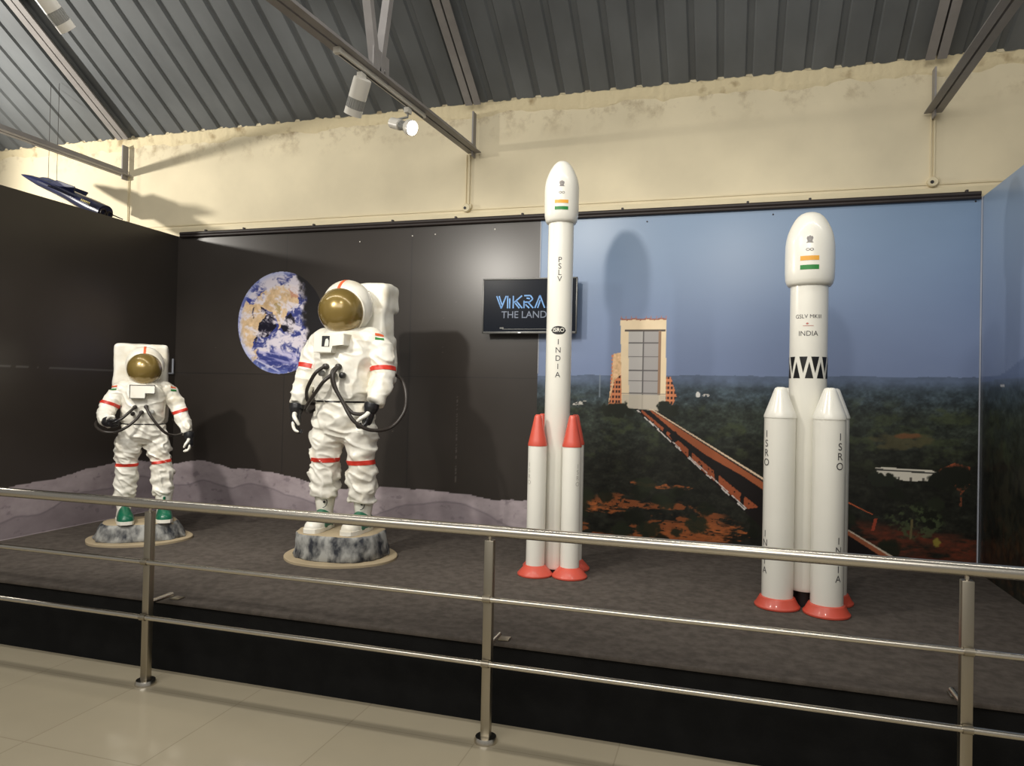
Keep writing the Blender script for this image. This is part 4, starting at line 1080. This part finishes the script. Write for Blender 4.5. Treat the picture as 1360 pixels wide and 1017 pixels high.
J1 = dict(base_h=.142, waist=.965, crotch=.80, torso_w=.86, head_dz=-.028,
    legs=[[(-.105, 0, .87, .112), (-.132, -.01, .74, .124), (-.138, -.02, .56, .096), (-.142, -.01, .45, .106), (-.15, 0, .34, .104), (-.152, .005, .24, .094)],
          [(.105, 0, .87, .112), (.138, 0, .75, .122), (.168, -.01, .59, .096), (.18, 0, .48, .104), (.19, .005, .37, .100), (.198, .01, .25, .092)]],
    arms=[[(-.19, .02, 1.31, .086), (-.262, .0, 1.22, .084), (-.318, -.03, 1.11, .080), (-.322, -.12, 1.03, .076), (-.300, -.22, .99, .060)],
          [(.19, .02, 1.31, .086), (.268, .02, 1.22, .084), (.330, .0, 1.08, .074), (.378, -.03, .97, .070), (.412, -.06, .875, .054)]],
    bands=[((-.297, -.018, 1.155), (.35, .2, 1), .03), ((.326, .0, 1.09), (-.35, .05, 1), .03), ((-.138, -.018, .56), (0, 0, 1), .028), ((.170, -.01, .585), (-.15, 0, 1), .028)],
    flags=[((-.252, 0, 1.31), (.35, 1, -.25), (.0, .0, 1)), ((.252, 0, 1.31), (-.35, 1, -.25), (.0, .0, 1))],
    photo_patch=False, hose_r=.0135,
    ports=[(-.068, 1.135, 'hose'), (.03, 1.14, 'hose'), (-.01, 1.085, 'hose'), (.085, 1.09, 'lamp_grey'), (-.085, 1.07, 'hose')],
    hoses=[[(-.068, -.215, 1.135), (-.11, -.26, 1.09), (-.17, -.28, 1.03), (-.24, -.29, .985), (-.275, -.27, .97)],
           [(-.01, -.215, 1.085), (-.05, -.265, 1.02), (-.13, -.29, .945), (-.22, -.29, .90), (-.32, -.27, .90), (-.395, -.16, .94), (-.40, -.02, .99), (-.30, .12, 1.02)],
           [(.03, -.215, 1.14), (.07, -.265, 1.06), (.14, -.265, .96), (.21, -.235, .885), (.29, -.17, .855), (.36, -.06, .875), (.36, .06, .93), (.26, .16, 1.0)]],
    pack=[((-.045, .27, 1.545), (.50, .26, .46), .035), ((0, .25, 1.15), (.44, .22, .40), .04)],
    hands=[((-.285, -.265, .99), (.30, -.9, -.12), (.55, .2, .35), 1, .55, .4, ('t',)),
           ((.426, -.075, .825), (.12, -.2, -1), (-1, .1, 0), -1, .55, .5, (0, 1, 2, 3, 't'))],
    feet=[(-.150, -.01, 9), (.205, .0, 4)], boot='toe', boot_s=1.17,
    rock=(.30, .225, .0), rock_prof=((0, 1.0), (.06, 1.03), (.3, .98), (.55, .93), (.8, .88), (.95, .82), (1.0, .72), (.99, .3)),
    board=(.36, .315, .0))
astronaut('shorter white astronaut statue with a square backpack and green boot toes, beside the black partition', (-4.19, 4.39, ZST), R(41), .745, J1, 8)

# ------------------------------------------------------------------ hanging jet
jn = Vector((-6.38, 5.13, 3.49)); jt = Vector((-5.37, 5.13, 3.09))
jr = thing('model_jet', 'dark blue model fighter jet hanging by wires above the black partition', 'model aircraft', (jn+jt)/2)
ax = (jn-jt).normalized(); L = (jn-jt).length
yv = Vector((-.036, .99, -.092)); yv = (yv-ax*yv.dot(ax)).normalized(); upv = yv.cross(ax); upv = upv if upv.z > 0 else -upv
J = lambda a, b, c: ax*(a*L)+yv*b+upv*c
mb = MB(); rs = []
for a, w, h, o in ((.5, .004, .004, -.005), (.46, .014, .014, -.003), (.38, .030, .028, 0), (.28, .042, .040, .0), (.16, .052, .048, .003), (.04, .075, .050, .0), (-.1, .088, .056, -.004), (-.25, .090, .066, -.014), (-.38, .088, .074, -.02), (-.5, .080, .070, -.02)):
    rs.append([J(a, w*math.cos(2*PI*k/24), o+h*math.sin(2*PI*k/24)) for k in range(24)])
mb.rings(rs); mb.build('fuselage', M['jet'], jr)
mb = MB(); rs = []
for a, w, h in ((.30, .004, .004), (.26, .022, .02), (.20, .028, .034), (.12, .026, .034), (.04, .016, .018), (.0, .004, .004)):
    rs.append([J(a, w*math.cos(2*PI*k/16), .036+h*math.sin(2*PI*k/16)) for k in range(16)])
mb.rings(rs); mb.build('canopy', M['canopy'], jr)
def plate(pts, th, name, m):
    mb = MB(); n = (pts[1]-pts[0]).cross(pts[2]-pts[0]).normalized()*th/2
    mb.rings([[p-n for p in pts], [p+n for p in pts]]); return mb.build(name, m, jr, smooth=False)
for s in (-1, 1):
    plate([J(.10, s*.06, 0), J(-.08, s*.34, 0), J(-.20, s*.34, 0), J(-.22, s*.07, 0)], .012, 'wing', M['jet'])
    plate([J(.24, s*.035, .004), J(.06, s*.09, .004), J(.0, s*.08, .004)], .010, 'strake', M['jet'])
    plate([J(-.32, s*.07, -.01), J(-.42, s*.2, -.01), J(-.50, s*.2, -.01), J(-.46, s*.06, -.01)], .010, 'tailplane', M['jet'])
    plate([J(.12, s*.045, .03), J(.04, s*.07, .078), J(-.17, s*.075, .088), J(-.17, s*.055, .03)], .010, 'tail_fin', M['jet'])
    mb = MB(); rs = [[J(a, s*.036+r*math.cos(2*PI*k/16), -.02+r*math.sin(2*PI*k/16)) for k in range(16)] for a, r in ((-.49, .034), (-.515, .032), (-.515, .026), (-.495, .02))]; mb.rings(rs); mb.build('nozzle', M['dark_pipe'], jr)
mb = MB()
for k in range(6): mb.poly([J(-.30-.017*k, -.0905+.001*k, -.004), J(-.31-.017*k, -.0905+.001*k, -.004), J(-.31-.017*k, -.088+.001*k, .014), J(-.30-.017*k, -.088+.001*k, .014)])
mb.build('side_marking', M['jet_yellow'], jr, smooth=False)
for a in (.2, .1):
    mb = MB(); p = J(a, 0, .04); q = p.copy(); q.z = 3.98-jr.location.z + (YW-5.13)*math.tan(SLOPE)*.9
    mb.tube([p, q], .0022, 6); mb.build('hanging_wire', M['dark_pipe'], jr)

# ------------------------------------------------------------------ railing
rl = thing('railing', 'stainless steel railing with three rails in front of the platform', 'railing', (0, YRAIL, 0))
X0, X1 = -6.2, 3.4
mb = MB(); mb.tube([(X0, 0, .929), (X1, 0, .929)], .0255, 24); mb.build('top_rail', M['stainless'], rl)
mb = MB(); mb.tube([(X0, -.030, .635), (X1, -.030, .635)], .0125, 16); mb.build('middle_rail', M['stainless'], rl)
mb = MB(); mb.tube([(X0, -.030, .352), (X1, -.030, .352)], .0125, 16); mb.build('bottom_rail', M['stainless'], rl)
proto = None
for x in (-2.853, -.999, .862, -4.71, 2.72):
    if proto is None:
        mb = MB(); mb.box((x, 0, .445), (.042, .036, .89), bevel=.004); p = mb.build('post', M['stainless_dull'], rl); proto = p
        mb = MB(); mb.lathe([(.052, 0), (.052, .010), (.046, .024), (.030, .028)], (x, 0, 0), 30); mb.build('floor_flange', M['stainless'], p)
        mb = MB(); mb.lathe([(.008, .88), (.008, .908)], (x, 0, 0), 14); mb.build('spigot', M['stainless'], p)
        for zz in (.635, .352):
            mb = MB(); mb.tube([(x-.017, -.030, zz), (x+.017, -.030, zz)], .0165, 16); mb.build('rail_collar', M['stainless_dull'], p)
        mb = MB(); mb.tube([(x, .015, .418), (x, .17, .418)], .012, 14); bk = mb.build('platform_bracket', M['stainless'], p)
        mb = MB(); mb.box((x+.02, .19, .3945), (.05, .05, .008), bevel=.002); mb.build('bracket_foot', M['stainless_dull'], bk)
    else:
        c = copy_tree(proto, rl); c.location.x = x-(-2.853)
